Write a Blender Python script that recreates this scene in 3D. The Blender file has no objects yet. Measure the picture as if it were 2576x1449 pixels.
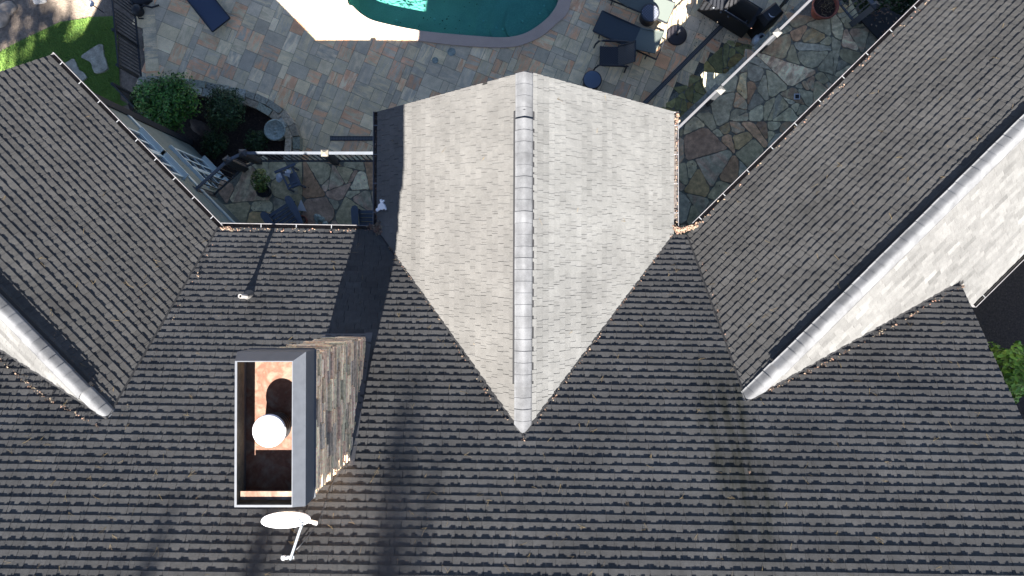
import bpy, bmesh, math, random
from mathutils import Vector, Matrix
random.seed(7)
R = math.radians
sc = bpy.context.scene
COL = sc.collection

# ------------------------------------------------------------------ camera, sky, sun, exposure
H = 20.50                       # camera height above the pool patio (z = 0)
TILT = math.atan(17.5 / 1717)
cam = bpy.data.cameras.new('camera'); cam.lens = 24; cam.sensor_width = 36; cam.clip_end = 500; cam.clip_start = .1
camo = bpy.data.objects.new('camera', cam); COL.objects.link(camo)
camo.location = (0, 0, H); camo.rotation_euler = (TILT, 0, 0); sc.camera = camo

KX, KY = .105, 1.10              # sideways / forward run of the sunlight for each metre it falls
sun_from = Vector((-KX, -KY, 1)).normalized()
elev = math.asin(sun_from.z)
world = bpy.data.worlds.new('World'); sc.world = world; world.use_nodes = True
wn = world.node_tree; wn.nodes.clear()
sky = wn.nodes.new('ShaderNodeTexSky'); sky.sky_type = 'NISHITA'; sky.sun_disc = False
sky.air_density = .42; sky.dust_density = .2; sky.ozone_density = .6; sky.sun_elevation = elev; sky.sun_rotation = math.atan2(sun_from.x, sun_from.y)
bg = wn.nodes.new('ShaderNodeBackground'); bg.inputs['Strength'].default_value = .05
wo = wn.nodes.new('ShaderNodeOutputWorld')
wn.links.new(sky.outputs[0], bg.inputs[0]); wn.links.new(bg.outputs[0], wo.inputs[0])
sl = bpy.data.lights.new('sun', 'SUN'); sl.energy = 5.0; sl.angle = R(.55); sl.color = (1, .955, .90)
so = bpy.data.objects.new('sun', sl); COL.objects.link(so)
so.rotation_euler = sun_from.to_track_quat('Z', 'Y').to_euler(); so.location = (0, -20, 40)
sc.view_settings.view_transform = 'Standard'; sc.view_settings.look = 'None'
sc.view_settings.gamma = 1; sc.view_settings.exposure = 2.85
sc.cycles.max_bounces = 6; sc.cycles.transparent_max_bounces = 12

# ------------------------------------------------------------------ measuring: a point of the photo at a known height
F = 1717.33
def P(u, v, z=0.0):             # u, v in a 2576 x 1449 copy of the photo
    x = (u - 1288) / F; y = (724.5 - v) / F
    c, s = math.cos(TILT), math.sin(TILT)
    yy = y * c + s; zz = y * s - c
    k = (H - z) / -zz
    return Vector((x * k, yy * k, z))
ZM = dict(A=(0, 0, 3.5778), B=(360, 200, 3.0194), C=(800, 0, 3.22), D=(1580, 0, 3.22), E=(1850, 250, 3.22), F=(620, 900, 2.013),
          G=(520, 380, 3.813), H=(2200, 600, 2.4147), I=(0, 700, 2.683), J=(1040, 180, 2.898), K=(1300, 900, 3.6225),
          N=(1800, 400, 2.898), O=(1900, 1000, 2.898), S=(2280, 0, 3.6233))
def px(k, x, y):
    ox, oy, s = ZM[k]; return ((ox + x / s) * .89444, (oy + y / s) * .89444)
def Z(k, x, y, z=0.0): return P(*px(k, x, y), z)

# ------------------------------------------------------------------ mesh helpers
class MB:
    def __init__(s): s.v = []; s.f = []; s.c = []; s.c2 = []; s.uv = []; s.smooth = []; s.m = []
    def face(s, pts, c=(1, 1, 1), c2=None, uv=None, smooth=False, m=0):
        n = len(s.v); s.v += [tuple(p) for p in pts]; s.f.append(tuple(range(n, n + len(pts))))
        s.c.append(c); s.c2.append(c2 or c); s.uv.append(uv or [(p[0], p[1]) for p in pts]); s.smooth.append(smooth); s.m.append(m)
    def box(s, lo, hi, M=None, c=(1, 1, 1), top=1.0, m=0):
        x0, y0, z0 = lo; x1, y1, z1 = hi
        cx, cy = (x0 + x1) / 2, (y0 + y1) / 2
        b = [(x0, y0, z0), (x1, y0, z0), (x1, y1, z0), (x0, y1, z0)]
        t = [(cx + (x - cx) * top, cy + (y - cy) * top, z1) for x, y, _ in b]
        p = [Vector(q) for q in b + t]
        if M: p = [M @ q for q in p]
        for f in ((3, 2, 1, 0), (4, 5, 6, 7), (0, 1, 5, 4), (1, 2, 6, 5), (2, 3, 7, 6), (3, 0, 4, 7)):
            s.face([p[i] for i in f], c, m=m)
    def bar(s, a, b, w, h, c=(1, 1, 1), up=Vector((0, 0, 1)), m=0):   # a bar from a to b, w wide, h tall
        a = Vector(a); b = Vector(b); d = (b - a).normalized()
        side = d.cross(up)
        if side.length < 1e-4: side = Vector((1, 0, 0))
        side.normalize(); u = side.cross(d)
        q = [o + side * i * w / 2 + u * j * h / 2 for o in (a, b) for i, j in ((-1, -1), (1, -1), (1, 1), (-1, 1))]
        for f in ((0, 1, 2, 3), (7, 6, 5, 4), (0, 4, 5, 1), (1, 5, 6, 2), (2, 6, 7, 3), (3, 7, 4, 0)):
            s.face([q[i] for i in f], c, m=m)
    def tube(s, pts, r, n=10, c=(1, 1, 1), cap=True, m=0):
        pts = [Vector(p) for p in pts]; rs = r if isinstance(r, (list, tuple)) else [r] * len(pts)
        rings = []
        for i, p in enumerate(pts):
            d = (pts[min(i + 1, len(pts) - 1)] - pts[max(i - 1, 0)]).normalized()
            a = d.orthogonal().normalized() if abs(d.z) < .95 else Vector((1, 0, 0)); a = (a - d * a.dot(d)).normalized(); b = d.cross(a)
            rings.append([p + (a * math.cos(t) + b * math.sin(t)) * rs[i] for t in [2 * math.pi * k / n for k in range(n)]])
        for i in range(len(rings) - 1):
            for k in range(n):
                s.face([rings[i][k], rings[i][(k + 1) % n], rings[i + 1][(k + 1) % n], rings[i + 1][k]], c, smooth=True, m=m)
        if cap:
            s.face(rings[0][::-1], c, m=m); s.face(rings[-1], c, m=m)
    def lathe(s, o, prof, n=32, c=(1, 1, 1), M=None, m=0):   # prof: list of (r, z)
        o = Vector(o)
        def pt(r, z, k):
            t = 2 * math.pi * k / n; q = Vector((r * math.cos(t), r * math.sin(t), z))
            return o + (M @ q if M else q)
        for (r0, z0), (r1, z1) in zip(prof, prof[1:]):
            for k in range(n):
                if r0 < 1e-6: s.face([pt(0, z0, 0), pt(r1, z1, k + 1), pt(r1, z1, k)][::-1], c, smooth=True, m=m)
                elif r1 < 1e-6: s.face([pt(r0, z0, k), pt(r0, z0, k + 1), pt(0, z1, 0)], c, smooth=True, m=m)
                else: s.face([pt(r0, z0, k), pt(r0, z0, k + 1), pt(r1, z1, k + 1), pt(r1, z1, k)], c, smooth=True, m=m)
    def prism(s, poly, z0, z1, c=(1, 1, 1), m=0, c_side=None):
        poly = [Vector((p[0], p[1], 0)) for p in poly]
        ar = sum(a.x * b.y - b.x * a.y for a, b in zip(poly, poly[1:] + poly[:1]))
        if ar < 0: poly = poly[::-1]
        s.face([(p.x, p.y, z1) for p in poly], c, m=m); s.face([(p.x, p.y, z0) for p in poly[::-1]], c, m=m)
        for a, b in zip(poly, poly[1:] + poly[:1]):
            s.face([(a.x, a.y, z0), (b.x, b.y, z0), (b.x, b.y, z1), (a.x, a.y, z1)], c_side or c, m=m,
                   uv=[(0, z0), ((b - a).length, z0), ((b - a).length, z1), (0, z1)])
    def build(s, name, mat, parent=None, merge=False, loc=None):
        me = bpy.data.meshes.new(name)
        v = s.v
        if loc is not None: v = [(a - loc[0], b - loc[1], c - loc[2]) for a, b, c in v]
        me.from_pydata(v, [], s.f)
        mats = mat if isinstance(mat, (list, tuple)) else [mat]
        for x in mats: me.materials.append(x)
        me.polygons.foreach_set('use_smooth', s.smooth); me.polygons.foreach_set('material_index', s.m)
        ca = me.color_attributes.new('tone', 'FLOAT_COLOR', 'CORNER'); cb = me.color_attributes.new('tone2', 'FLOAT_COLOR', 'CORNER')
        ul = me.uv_layers.new(name='UVMap')
        fa, fb, fu = [], [], []
        for f, c, c2, uv in zip(s.f, s.c, s.c2, s.uv):
            for i in range(len(f)):
                fa += (c[0], c[1], c[2], 1); fb += (c2[0], c2[1], c2[2], 1); fu += uv[i][:2]
        ca.data.foreach_set('color', fa); cb.data.foreach_set('color', fb); ul.data.foreach_set('uv', fu)
        if merge or any(s.smooth):
            bm = bmesh.new(); bm.from_mesh(me); bmesh.ops.remove_doubles(bm, verts=bm.verts, dist=1e-5); bm.to_mesh(me); bm.free()
        me.update()
        o = bpy.data.objects.new(name, me); COL.objects.link(o)
        if loc is not None: o.location = loc
        if parent is not None:
            o.parent = parent
            if loc is None and parent.type == 'EMPTY': o.matrix_parent_inverse = Matrix.Translation(parent.location).inverted() if not any(parent.rotation_euler) else parent.matrix_basis.inverted()
        return o
def tag(o, label=None, cat=None, group=None, kind=None):
    if label: o['label'] = label
    if cat: o['category'] = cat
    if group: o['group'] = group
    if kind: o['kind'] = kind
    return o
def thing(name, label, cat, loc=(0, 0, 0), rz=0, group=None):
    o = bpy.data.objects.new(name, None); COL.objects.link(o); o.empty_display_size = .2
    o.location = loc; o.rotation_euler = (0, 0, rz)
    return tag(o, label, cat, group)
def local(mb, name, mat, parent):      # mesh given in the thing's own coordinates
    o = mb.build(name, mat); o.parent = parent; return o
def dup(root, loc, rz, label=None):
    r = root.copy(); COL.objects.link(r); r.location = loc; r.rotation_euler = (0, 0, rz)
    if label: r['label'] = label
    for ch in list(root.children):
        c = ch.copy(); COL.objects.link(c); c.parent = r
        for g in list(ch.children):
            d = g.copy(); COL.objects.link(d); d.parent = c
    return r
def rnd(a, b): return random.uniform(a, b)

# ------------------------------------------------------------------ materials
def mat(name, color=(.5, .5, .5), rough=.8, metal=0, tone=False, noise=None, bump=None, spec=.5, tone2=False, stretch=None, extra=None, coat=0):
    m = bpy.data.materials.new(name); m.use_nodes = True; nt = m.node_tree; N = nt.nodes; Lk = nt.links
    b = N['Principled BSDF']; b.inputs['Roughness'].default_value = rough; b.inputs['Metallic'].default_value = metal
    b.inputs['Specular IOR Level'].default_value = spec; b.inputs['Coat Weight'].default_value = coat
    def node(t, **kw):
        n = N.new(t)
        for k, v in kw.items(): setattr(n, k, v)
        return n
    col = node('ShaderNodeRGB'); col.outputs[0].default_value = (*color, 1); out = col.outputs[0]
    tc = node('ShaderNodeTexCoord'); geo = node('ShaderNodeNewGeometry')
    def mul(a, b_, f=1.0, mode='MULTIPLY'):
        x = node('ShaderNodeMix', data_type='RGBA', blend_type=mode); x.inputs[0].default_value = f
        Lk.new(a, x.inputs[6]); Lk.new(b_, x.inputs[7]); return x.outputs[2]
    def nz(scale, detail=4, vec=None, rough_=.6, dist=0):
        n = node('ShaderNodeTexNoise'); n.inputs['Scale'].default_value = scale; n.inputs['Detail'].default_value = detail
        n.inputs['Roughness'].default_value = rough_; n.inputs['Distortion'].default_value = dist
        Lk.new(vec or geo.outputs['Position'], n.inputs['Vector']); return n.outputs[0]
    def ramp(fac, stops):
        r = node('ShaderNodeValToRGB'); e = r.color_ramp.elements
        while len(e) < len(stops): e.new(.5)
        for i, (p, c) in enumerate(stops): e[i].position = p; e[i].color = (*(c if isinstance(c, (tuple, list)) else (c, c, c)), 1)
        Lk.new(fac, r.inputs[0]); return r.outputs[0]
    api = dict(node=node, mul=mul, nz=nz, ramp=ramp, Lk=Lk, N=N, geo=geo, tc=tc, b=b)
    if tone:
        a = node('ShaderNodeAttribute', attribute_name='tone')
        t = a.outputs['Color']
        if tone2:
            a2 = node('ShaderNodeAttribute', attribute_name='tone2')
            mp = node('ShaderNodeMapping'); mp.inputs['Scale'].default_value = stretch or (1.2, 9, 1)
            Lk.new(tc.outputs['UV'], mp.inputs['Vector'])
            n = nz(1.0, 5, mp.outputs[0], .62, .6)
            f = ramp(n, [(.40, 0.), (.58, 1.)])
            x = node('ShaderNodeMix', data_type='RGBA', blend_type='MIX'); Lk.new(f, x.inputs[0]); Lk.new(t, x.inputs[6]); Lk.new(a2.outputs['Color'], x.inputs[7])
            t = x.outputs[2]
        out = mul(out, t)
    for (sc_, lo, hi, det) in (noise or []):
        out = mul(out, ramp(nz(sc_, det), [(.3, lo), (.7, hi)]))
    if extra: out = extra(out, api)
    Lk.new(out, b.inputs['Base Color'])
    if bump:
        bn = node('ShaderNodeBump'); bn.inputs['Strength'].default_value = bump[1]; bn.inputs['Distance'].default_value = bump[2] if len(bump) > 2 else .01
        Lk.new(nz(bump[0], 4), bn.inputs['Height']); Lk.new(bn.outputs[0], b.inputs['Normal'])
    return m

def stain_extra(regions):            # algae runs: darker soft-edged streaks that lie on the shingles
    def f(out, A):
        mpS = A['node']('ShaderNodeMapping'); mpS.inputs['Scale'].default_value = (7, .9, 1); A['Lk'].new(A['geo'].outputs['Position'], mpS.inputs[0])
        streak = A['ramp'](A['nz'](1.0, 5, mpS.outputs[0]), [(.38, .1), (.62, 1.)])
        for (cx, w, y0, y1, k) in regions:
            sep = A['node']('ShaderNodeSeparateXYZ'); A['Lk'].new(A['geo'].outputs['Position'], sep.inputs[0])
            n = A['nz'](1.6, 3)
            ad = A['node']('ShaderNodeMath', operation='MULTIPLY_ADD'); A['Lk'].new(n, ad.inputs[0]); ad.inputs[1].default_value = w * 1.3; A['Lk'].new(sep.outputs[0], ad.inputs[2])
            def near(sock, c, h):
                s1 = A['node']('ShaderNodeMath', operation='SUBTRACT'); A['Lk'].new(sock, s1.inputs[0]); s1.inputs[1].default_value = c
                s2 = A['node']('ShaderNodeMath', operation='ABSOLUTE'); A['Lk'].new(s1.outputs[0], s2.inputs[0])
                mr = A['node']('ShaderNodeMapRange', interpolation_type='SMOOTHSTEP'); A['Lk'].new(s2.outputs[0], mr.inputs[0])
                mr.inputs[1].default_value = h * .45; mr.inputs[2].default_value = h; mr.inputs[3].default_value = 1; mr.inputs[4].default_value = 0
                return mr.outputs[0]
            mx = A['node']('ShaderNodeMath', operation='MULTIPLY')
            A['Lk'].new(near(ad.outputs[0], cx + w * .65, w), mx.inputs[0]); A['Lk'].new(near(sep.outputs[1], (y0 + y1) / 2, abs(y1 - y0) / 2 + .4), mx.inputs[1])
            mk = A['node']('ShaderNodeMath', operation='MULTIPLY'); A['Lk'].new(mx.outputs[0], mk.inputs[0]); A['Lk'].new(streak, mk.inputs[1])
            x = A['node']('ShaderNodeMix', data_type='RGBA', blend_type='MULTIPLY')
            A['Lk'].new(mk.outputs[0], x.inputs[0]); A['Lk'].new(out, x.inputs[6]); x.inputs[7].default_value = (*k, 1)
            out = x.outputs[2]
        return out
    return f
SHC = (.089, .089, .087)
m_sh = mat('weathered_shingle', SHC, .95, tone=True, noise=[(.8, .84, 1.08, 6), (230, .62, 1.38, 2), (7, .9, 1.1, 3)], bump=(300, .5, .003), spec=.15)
m_shn = mat('shaded_north_shingle', (.0530, .0522, .0508), .95, tone=True, noise=[(1.1, .82, 1.14, 4), (230, .62, 1.38, 2), (7, .9, 1.1, 3)], bump=(300, .5, .003), spec=.1)  # darker shingle copy: dimness of slopes turned from the sun put into colour
m_shm = mat('stained_shaded_shingle', (.0480, .0480, .0485), .95, tone=True, noise=[(.9, .80, 1.16, 4), (230, .6, 1.4, 2), (9, .88, 1.12, 3)], bump=(300, .5, .003), spec=.15,  # base colour darkened to dim the grazing sunlight; algae streaks added on top
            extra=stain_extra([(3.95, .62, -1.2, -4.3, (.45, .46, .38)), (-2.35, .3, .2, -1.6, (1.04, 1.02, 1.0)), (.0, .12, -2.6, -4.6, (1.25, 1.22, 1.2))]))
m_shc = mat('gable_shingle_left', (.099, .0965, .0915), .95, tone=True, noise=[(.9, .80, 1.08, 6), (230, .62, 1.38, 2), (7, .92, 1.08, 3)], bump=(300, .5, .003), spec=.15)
m_shc2 = mat('gable_shingle_right', (.116, .117, .114), .95, tone=True, noise=[(1.0, .78, 1.08, 6), (230, .62, 1.38, 2), (7, .92, 1.08, 3)], bump=(300, .5, .003), spec=.15)  # lighter copy of the left slope, its extra brightness put into the colour
m_cap = mat('ridge_cap_shingle', (.108, .110, .112), .95, tone=True, noise=[(3.0, .62, 1.15, 5), (230, .7, 1.3, 2)], bump=(300, .5, .003), spec=.15)
m_dark = mat('dark_gap', (.012, .012, .013), .9)
m_trim = mat('painted_trim', (.22, .23, .22), .6, noise=[(3, .85, 1.1, 4)])
m_gut = mat('white_gutter_metal', (.17, .165, .17), .45, noise=[(6, .6, 1.1, 4)])
m_gutin = mat('dirty_gutter_inside', (.06, .05, .045), .9, noise=[(18, .5, 1.4, 4)])
m_strap = mat('gutter_strap_metal', (.17, .175, .185), .4)

def siding_extra(out, A):
    # staggered clapboard joints come from the mesh; thin grain lines only
    mp = A['node']('ShaderNodeMapping'); mp.inputs['Scale'].default_value = (2, 40, 1); A['Lk'].new(A['tc'].outputs['UV'], mp.inputs[0])
    return A['mul'](out, A['ramp'](A['nz'](1.5, 4, mp.outputs[0]), [(.3, .8), (.7, 1.12)]))
m_siding = mat('grey_green_siding', (.15, .175, .15), .75, tone=True, extra=siding_extra)
m_win = mat('window_frame_paint', (.52, .58, .55), .5)
m_glass = mat('window_glass', (.01, .013, .02), .08, spec=.6)
m_chst = mat('ledge_stone', (1.02, .97, .90), .9, tone=True, noise=[(22, .62, 1.35, 5), (3, .85, 1.15, 3)], bump=(45, .9, .02))
m_shroud = mat('grey_shroud_metal', (.085, .09, .10), .45, noise=[(8, .9, 1.1, 3)])
m_shroudn = mat('shroud_inside_wood', (.075, .06, .035), .85, noise=[(14, .5, 1.5, 5)])
def rust_extra(out, A):
    r = A['ramp'](A['nz'](2.2, 7, dist=.3), [(.30, (.10, .075, .06)), (.42, (.21, .15, .11)), (.49, (.15, .06, .03)), (.55, (.19, .10, .065)), (.66, (.25, .21, .17))])
    return A['mul'](out, r)
m_rust = mat('rusty_pan', (.72, .66, .60), .7, noise=[(25, .8, 1.15, 4)], extra=rust_extra)
m_white = mat('white_enamel', (.75, .75, .76), .4)
m_black = mat('black_metal', (.018, .019, .022), .45)
m_rail = mat('slate_painted_rail', (.095, .105, .12), .5, noise=[(12, .9, 1.1, 3)])
m_postd = mat('dark_post_paint', (.035, .038, .042), .6)
m_paver = mat('blended_paver', (2.85, 2.35, 1.75), .85, tone=True, tone2=True, stretch=(1.8, 7.5, 1), noise=[(60, .8, 1.22, 3), (5, .88, 1.1, 5), (1.2, .86, 1.12, 3)], bump=(80, .3, .004))
m_joint = mat('joint_sand', (.09, .09, .08), .95, noise=[(40, .6, 1.4, 3)])
m_flag = mat('flagstone', (3.1, 2.65, 1.95), .82, tone=True, tone2=True, stretch=(1.3, 5, 1), noise=[(9, .62, 1.35, 6), (90, .8, 1.22, 3), (1.6, .75, 1.22, 4)], bump=(20, .6, .012))
m_mortar = mat('dark_mortar', (.19, .185, .145), .95, noise=[(25, .6, 1.4, 4)])
m_coping = mat('pool_coping', (.50, .365, .28), .85, noise=[(60, .88, 1.12, 3), (2, .94, 1.06, 3)], bump=(60, .3, .004))
m_soil = mat('bare_soil', (.20, .155, .115), .95, noise=[(.9, .55, 1.35, 6), (14, .65, 1.35, 5), (60, .7, 1.3, 3)], bump=(30, 1, .03))
m_mulch = mat('dark_mulch', (.030, .020, .015), .95, noise=[(18, .4, 1.7, 5), (60, .5, 1.6, 3)], bump=(40, 1, .03))
def lawn_extra(out, A):
    return A['mul'](out, A['ramp'](A['nz'](1.1, 5), [(.35, (.75, .8, .7)), (.6, (1.25, 1.15, 1.0))]))
m_lawn = mat('lawn_turf', (.10, .18, .034), .95, noise=[(30, .6, 1.4, 5)], bump=(60, 1, .03), extra=lawn_extra)
m_blade = mat('grass_blade', (.13, .23, .038), .8, tone=True)
m_step = mat('stepping_stone', (.36, .33, .25), .9, noise=[(6, .6, 1.3, 5), (30, .8, 1.2, 3)], bump=(20, .8, .02))
m_wall = mat('garden_wall_stone', (1.7, 1.6, 1.4), .9, tone=True, noise=[(16, .55, 1.4, 5), (60, .8, 1.2, 3)], bump=(25, .8, .02))
def leafmat(name, c, tr=.25):
    m = mat(name, c, .55, tone=True, spec=.35)
    return m
m_leaf = leafmat('glossy_leaf', (.048, .13, .022))
m_leafd = leafmat('dark_leaf', (.028, .055, .02))
m_leafl = leafmat('yellow_green_leaf', (.16, .27, .04))
m_bark = mat('bark', (.10, .075, .055), .9, noise=[(12, .6, 1.4, 5)])
m_dry = mat('dry_leaf', (.17, .125, .09), .8, tone=True)
m_needle = mat('pine_needle', (.20, .15, .085), .7, tone=True)
m_plaster = mat('pool_plaster', (.44, .56, .50), .8, noise=[(30, .82, 1.12, 4), (1.5, .9, 1.1, 3)])
m_tank = mat('tank_paint', (.65, .7, .75), .35)
m_wick = mat('dark_wicker', (.022, .022, .026), .6, tone=True)
m_sling = mat('blue_grey_sling', (.040, .053, .062), .7, tone=True, noise=[(120, .8, 1.2, 2)])
m_slingl = mat('pale_sling', (.10, .115, .10), .7, noise=[(120, .85, 1.15, 2)])
m_ltop = mat('table_glass_top', (.09, .12, .17), .25)
m_navy = mat('navy_plank_paint', (.075, .095, .13), .55, noise=[(15, .85, 1.15, 3)])
m_terra = mat('terracotta', (.26, .075, .045), .7, noise=[(10, .8, 1.2, 4)])
m_cov = mat('black_cover', (.012, .013, .016), .6, noise=[(5, .8, 1.2, 3)])
m_steel = mat('lid_steel', (.022, .022, .024), .45)
m_conc = mat('cast_stone', (.30, .33, .28), .9, noise=[(14, .65, 1.3, 5)], bump=(30, .6, .01))
m_cloth = mat('white_cloth', (.52, .55, .6), .8)
m_cream = mat('cream_stone', (.38, .34, .24), .8)
m_light = mat('pool_light_lens', (.6, .75, .72), .4)
# water: clear tinted sheet with a mirror-like skin
m_water = bpy.data.materials.new('pool_water'); m_water.use_nodes = True
nt = m_water.node_tree; nt.nodes.clear()
o_ = nt.nodes.new('ShaderNodeOutputMaterial'); mx = nt.nodes.new('ShaderNodeMixShader'); tr = nt.nodes.new('ShaderNodeBsdfTransparent')
gl = nt.nodes.new('ShaderNodeBsdfGlossy'); fr = nt.nodes.new('ShaderNodeFresnel'); nzn = nt.nodes.new('ShaderNodeTexNoise'); bm_ = nt.nodes.new('ShaderNodeBump')
tr.inputs[0].default_value = (.44, .82, .76, 1); gl.inputs['Roughness'].default_value = .03; fr.inputs[0].default_value = 1.33
nzn.inputs['Scale'].default_value = 5; nzn.inputs['Detail'].default_value = 3; bm_.inputs['Strength'].default_value = .25; bm_.inputs['Distance'].default_value = .05
gg = nt.nodes.new('ShaderNodeNewGeometry'); nt.links.new(gg.outputs['Position'], nzn.inputs['Vector'])
nt.links.new(nzn.outputs[0], bm_.inputs['Height']); nt.links.new(bm_.outputs[0], gl.inputs['Normal']); nt.links.new(bm_.outputs[0], fr.inputs['Normal'])
nt.links.new(fr.outputs[0], mx.inputs[0]); nt.links.new(tr.outputs[0], mx.inputs[1]); nt.links.new(gl.outputs[0], mx.inputs[2]); nt.links.new(mx.outputs[0], o_.inputs[0])

# ------------------------------------------------------------------ roof geometry
ZE = 5.50                        # eave height
ZD = 2.70                        # flagstone terrace height
def xy(v): return Vector((v[0], v[1]))
class Plane:                     # o: eave corner, a: unit along the eave, n: unit upslope, m: pitch, run: horizontal depth to ridge
    def __init__(s, o, a, n, m, run, z0=ZE):
        s.o = xy(o); s.a = xy(a).normalized(); s.n = xy(n).normalized(); s.m = m; s.run = run; s.z0 = z0
        k = math.sqrt(1 + m * m); s.N = Vector((-s.n.x * m / k, -s.n.y * m / k, 1 / k)); s.cos = 1 / k
    def pt(s, a, r, h=0):
        q = s.o + s.a * a + s.n * r
        return Vector((q.x, q.y, s.z0 + s.m * r)) + s.N * h
    def z(s, x, y):
        r = (Vector((x, y)) - s.o).dot(s.n)
        return s.z0 + s.m * r if -.02 <= r <= s.run + .02 else -99
rho = .016
Me = P(548, 573, ZE)
pM = Plane(Me, (math.cos(rho), -math.sin(rho)), (-math.sin(rho), -math.cos(rho)), .70, 7.4)
Le0, Le1 = P(125, 140, ZE), P(548, 572, ZE)
la = (xy(Le1) - xy(Le0)).normalized(); ln = Vector((la.y, -la.x))
if ln.x > 0: ln = -ln
Lrun = 3.22; Lm = .81
pL1 = Plane(Le0, la, ln, Lm, Lrun)
pL2 = Plane(xy(Le0) + ln * (2 * Lrun), la, -ln, Lm, Lrun)
Re0, Re1 = P(1738, 582, ZE), P(2330, -1, ZE)
ra = (xy(Re1) - xy(Re0)).normalized(); rn = Vector((ra.y, -ra.x))
Rrun = 2.70; Rm = .85
pR1 = Plane(Re0, ra, rn, Rm, Rrun)
pR2 = Plane(xy(Re0) + rn * (2 * Rrun + .12), ra, -rn, Rm, Rrun + .12, ZE - .12 * Rm)
Cy = P(948, 281, ZE).y
Cxl = P(951, 281, ZE).x; Cxr = P(1694, 285, ZE).x
ZR = ZE + 2.72
Cxm = P(1319, 180, ZR).x; Crunl = Cxm - Cxl; Crunr = Cxr - Cxm
pC1 = Plane((Cxl, Cy), (-.004, -1), (1, -.004), 2.72 / Crunl, Crunl)
pC2 = Plane((Cxr, Cy), (-.004, -1), (-1, .004), 2.72 / Crunr, Crunr)
WINGS = dict(L=(pL1, pL2), R=(pR1, pR2), C=(pC1, pC2))
Mrake = 9.42
def over(p, x, y, z):            # is this point hidden well below another slope?
    for w in (pM, pL1, pL2, pR1, pR2, pC1, pC2):
        if w is p: continue
        if w is pM and (x > Mrake): continue
        if w in (pC1, pC2) and y > Cy: continue
        if w in (pL1, pL2) and (Vector((x, y)) - pL1.o).dot(la) > 7.5: continue
        if w in (pR1, pR2) and (Vector((x, y)) - pR1.o).dot(ra) < -2.6: continue
        if w.z(x, y) > z + .12: return True
    return False

house = thing('house', 'large grey shingled house with four roof wings, stone chimney and white gutters', 'house', (0, 0, 0))

EXPO = .143
def shingles(p, a0, a1, mtl, seed, vis=(-13.5, 13.5, -7, 8.6), toneamp=.10):
    rg = random.Random(seed); mb = MB(); L = p.run / p.cos; n = int(L / EXPO) + 1
    # dark under-sheet
    mb.face([p.pt(a0, 0, -.004), p.pt(a1, 0, -.004), p.pt(a1, p.run, -.004), p.pt(a0, p.run, -.004)] if (p.a.x * p.n.y - p.a.y * p.n.x) > 0 else
            [p.pt(a0, p.run, -.004), p.pt(a1, p.run, -.004), p.pt(a1, 0, -.004), p.pt(a0, 0, -.004)], (.25, .25, .25))
    flip = (p.a.x * p.n.y - p.a.y * p.n.x) < 0
    for i in range(n):
        r0 = i * EXPO * p.cos; r1 = min((i + 1) * EXPO * p.cos + .012, p.run)
        if r1 - r0 < .02: continue
        a = a0 - rg.random() * .3; crs = rg.gauss(0, .03); wave = rg.random() * 6
        prev_t = 1
        while a < a1:                       # one laminated shingle at a time: a base strip with raised, uneven tabs on it
            b = min(a + .333, a1); gap = .004; a_ = max(a, a0)
            c = p.pt((a_ + b) / 2, (r0 + r1) / 2)
            if b - a_ > .04 and vis[0] < c.x < vis[1] and vis[2] < c.y < vis[3] and not over(p, c.x, c.y, c.z):
                t = max(.6, min(1.45, 1 + rg.gauss(0, toneamp) + crs)); tc = (t * 1.01, t, t * .99)
                wob = .0009 * math.sin(a * 1.7 + wave) + .0006 * math.sin(a * 4.1 + wave * 2) + rg.uniform(-.0006, .0012)
                HB, HT = .0180 + wob, .0045; dr = rg.uniform(-.0015, .0015)
                def slab(x0, x1, hb, ht, k1, tc, lo):
                    q = [p.pt(x0, r0 + dr, hb), p.pt(x1, r0 + dr, hb), p.pt(x1 - k1, r1, ht), p.pt(x0 + k1, r1, ht)]
                    g = [p.pt(x0, r0 + dr, lo[0]), p.pt(x1, r0 + dr, lo[0]), p.pt(x1 - k1, r1, lo[1]), p.pt(x0 + k1, r1, lo[1])]
                    for f in (q, [g[0], g[1], q[1], q[0]], [g[1], g[2], q[2], q[1]], [g[3], g[0], q[0], q[3]]): mb.face(f[::-1] if flip else f, tc)
                slab(a_, b - gap, HB, HT, 0, tc, (-.004, -.004))
                x = a_ + (rg.uniform(0, .12) if rg.random() < .7 else 0)
                while x < b - gap - .03:
                    w = rg.uniform(.06, .17); e = min(x + w, b - gap)
                    if e - x > .03:
                        k = t * (1 + rg.gauss(0, toneamp * .3)); slab(x + .0005, e - .0005, HB + .0050, HT + .0045, rg.uniform(.004, .014), (k * 1.01, k, k * .99), (HB - .001, HT - .001))
                    x = e + rg.uniform(.05, .16)
            a = b
    o = mb.build('roof_slope', mtl, house)
    return o
amr = (Mrake - pM.o.x) / pM.a.x
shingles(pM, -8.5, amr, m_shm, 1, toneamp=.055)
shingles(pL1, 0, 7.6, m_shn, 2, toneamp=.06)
shingles(pL2, .7, 7.6, m_sh, 3)  # unseen outer end cut back to shape its shadow on the lawn
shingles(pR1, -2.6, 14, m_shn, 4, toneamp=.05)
shingles(pR2, -2.0, 14, m_sh, 5)
CL = 6.9
shingles(pC1, 0, CL, m_shc, 6, toneamp=.025)
shingles(pC2, 0, CL, m_shc2, 7, toneamp=.025)

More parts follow.
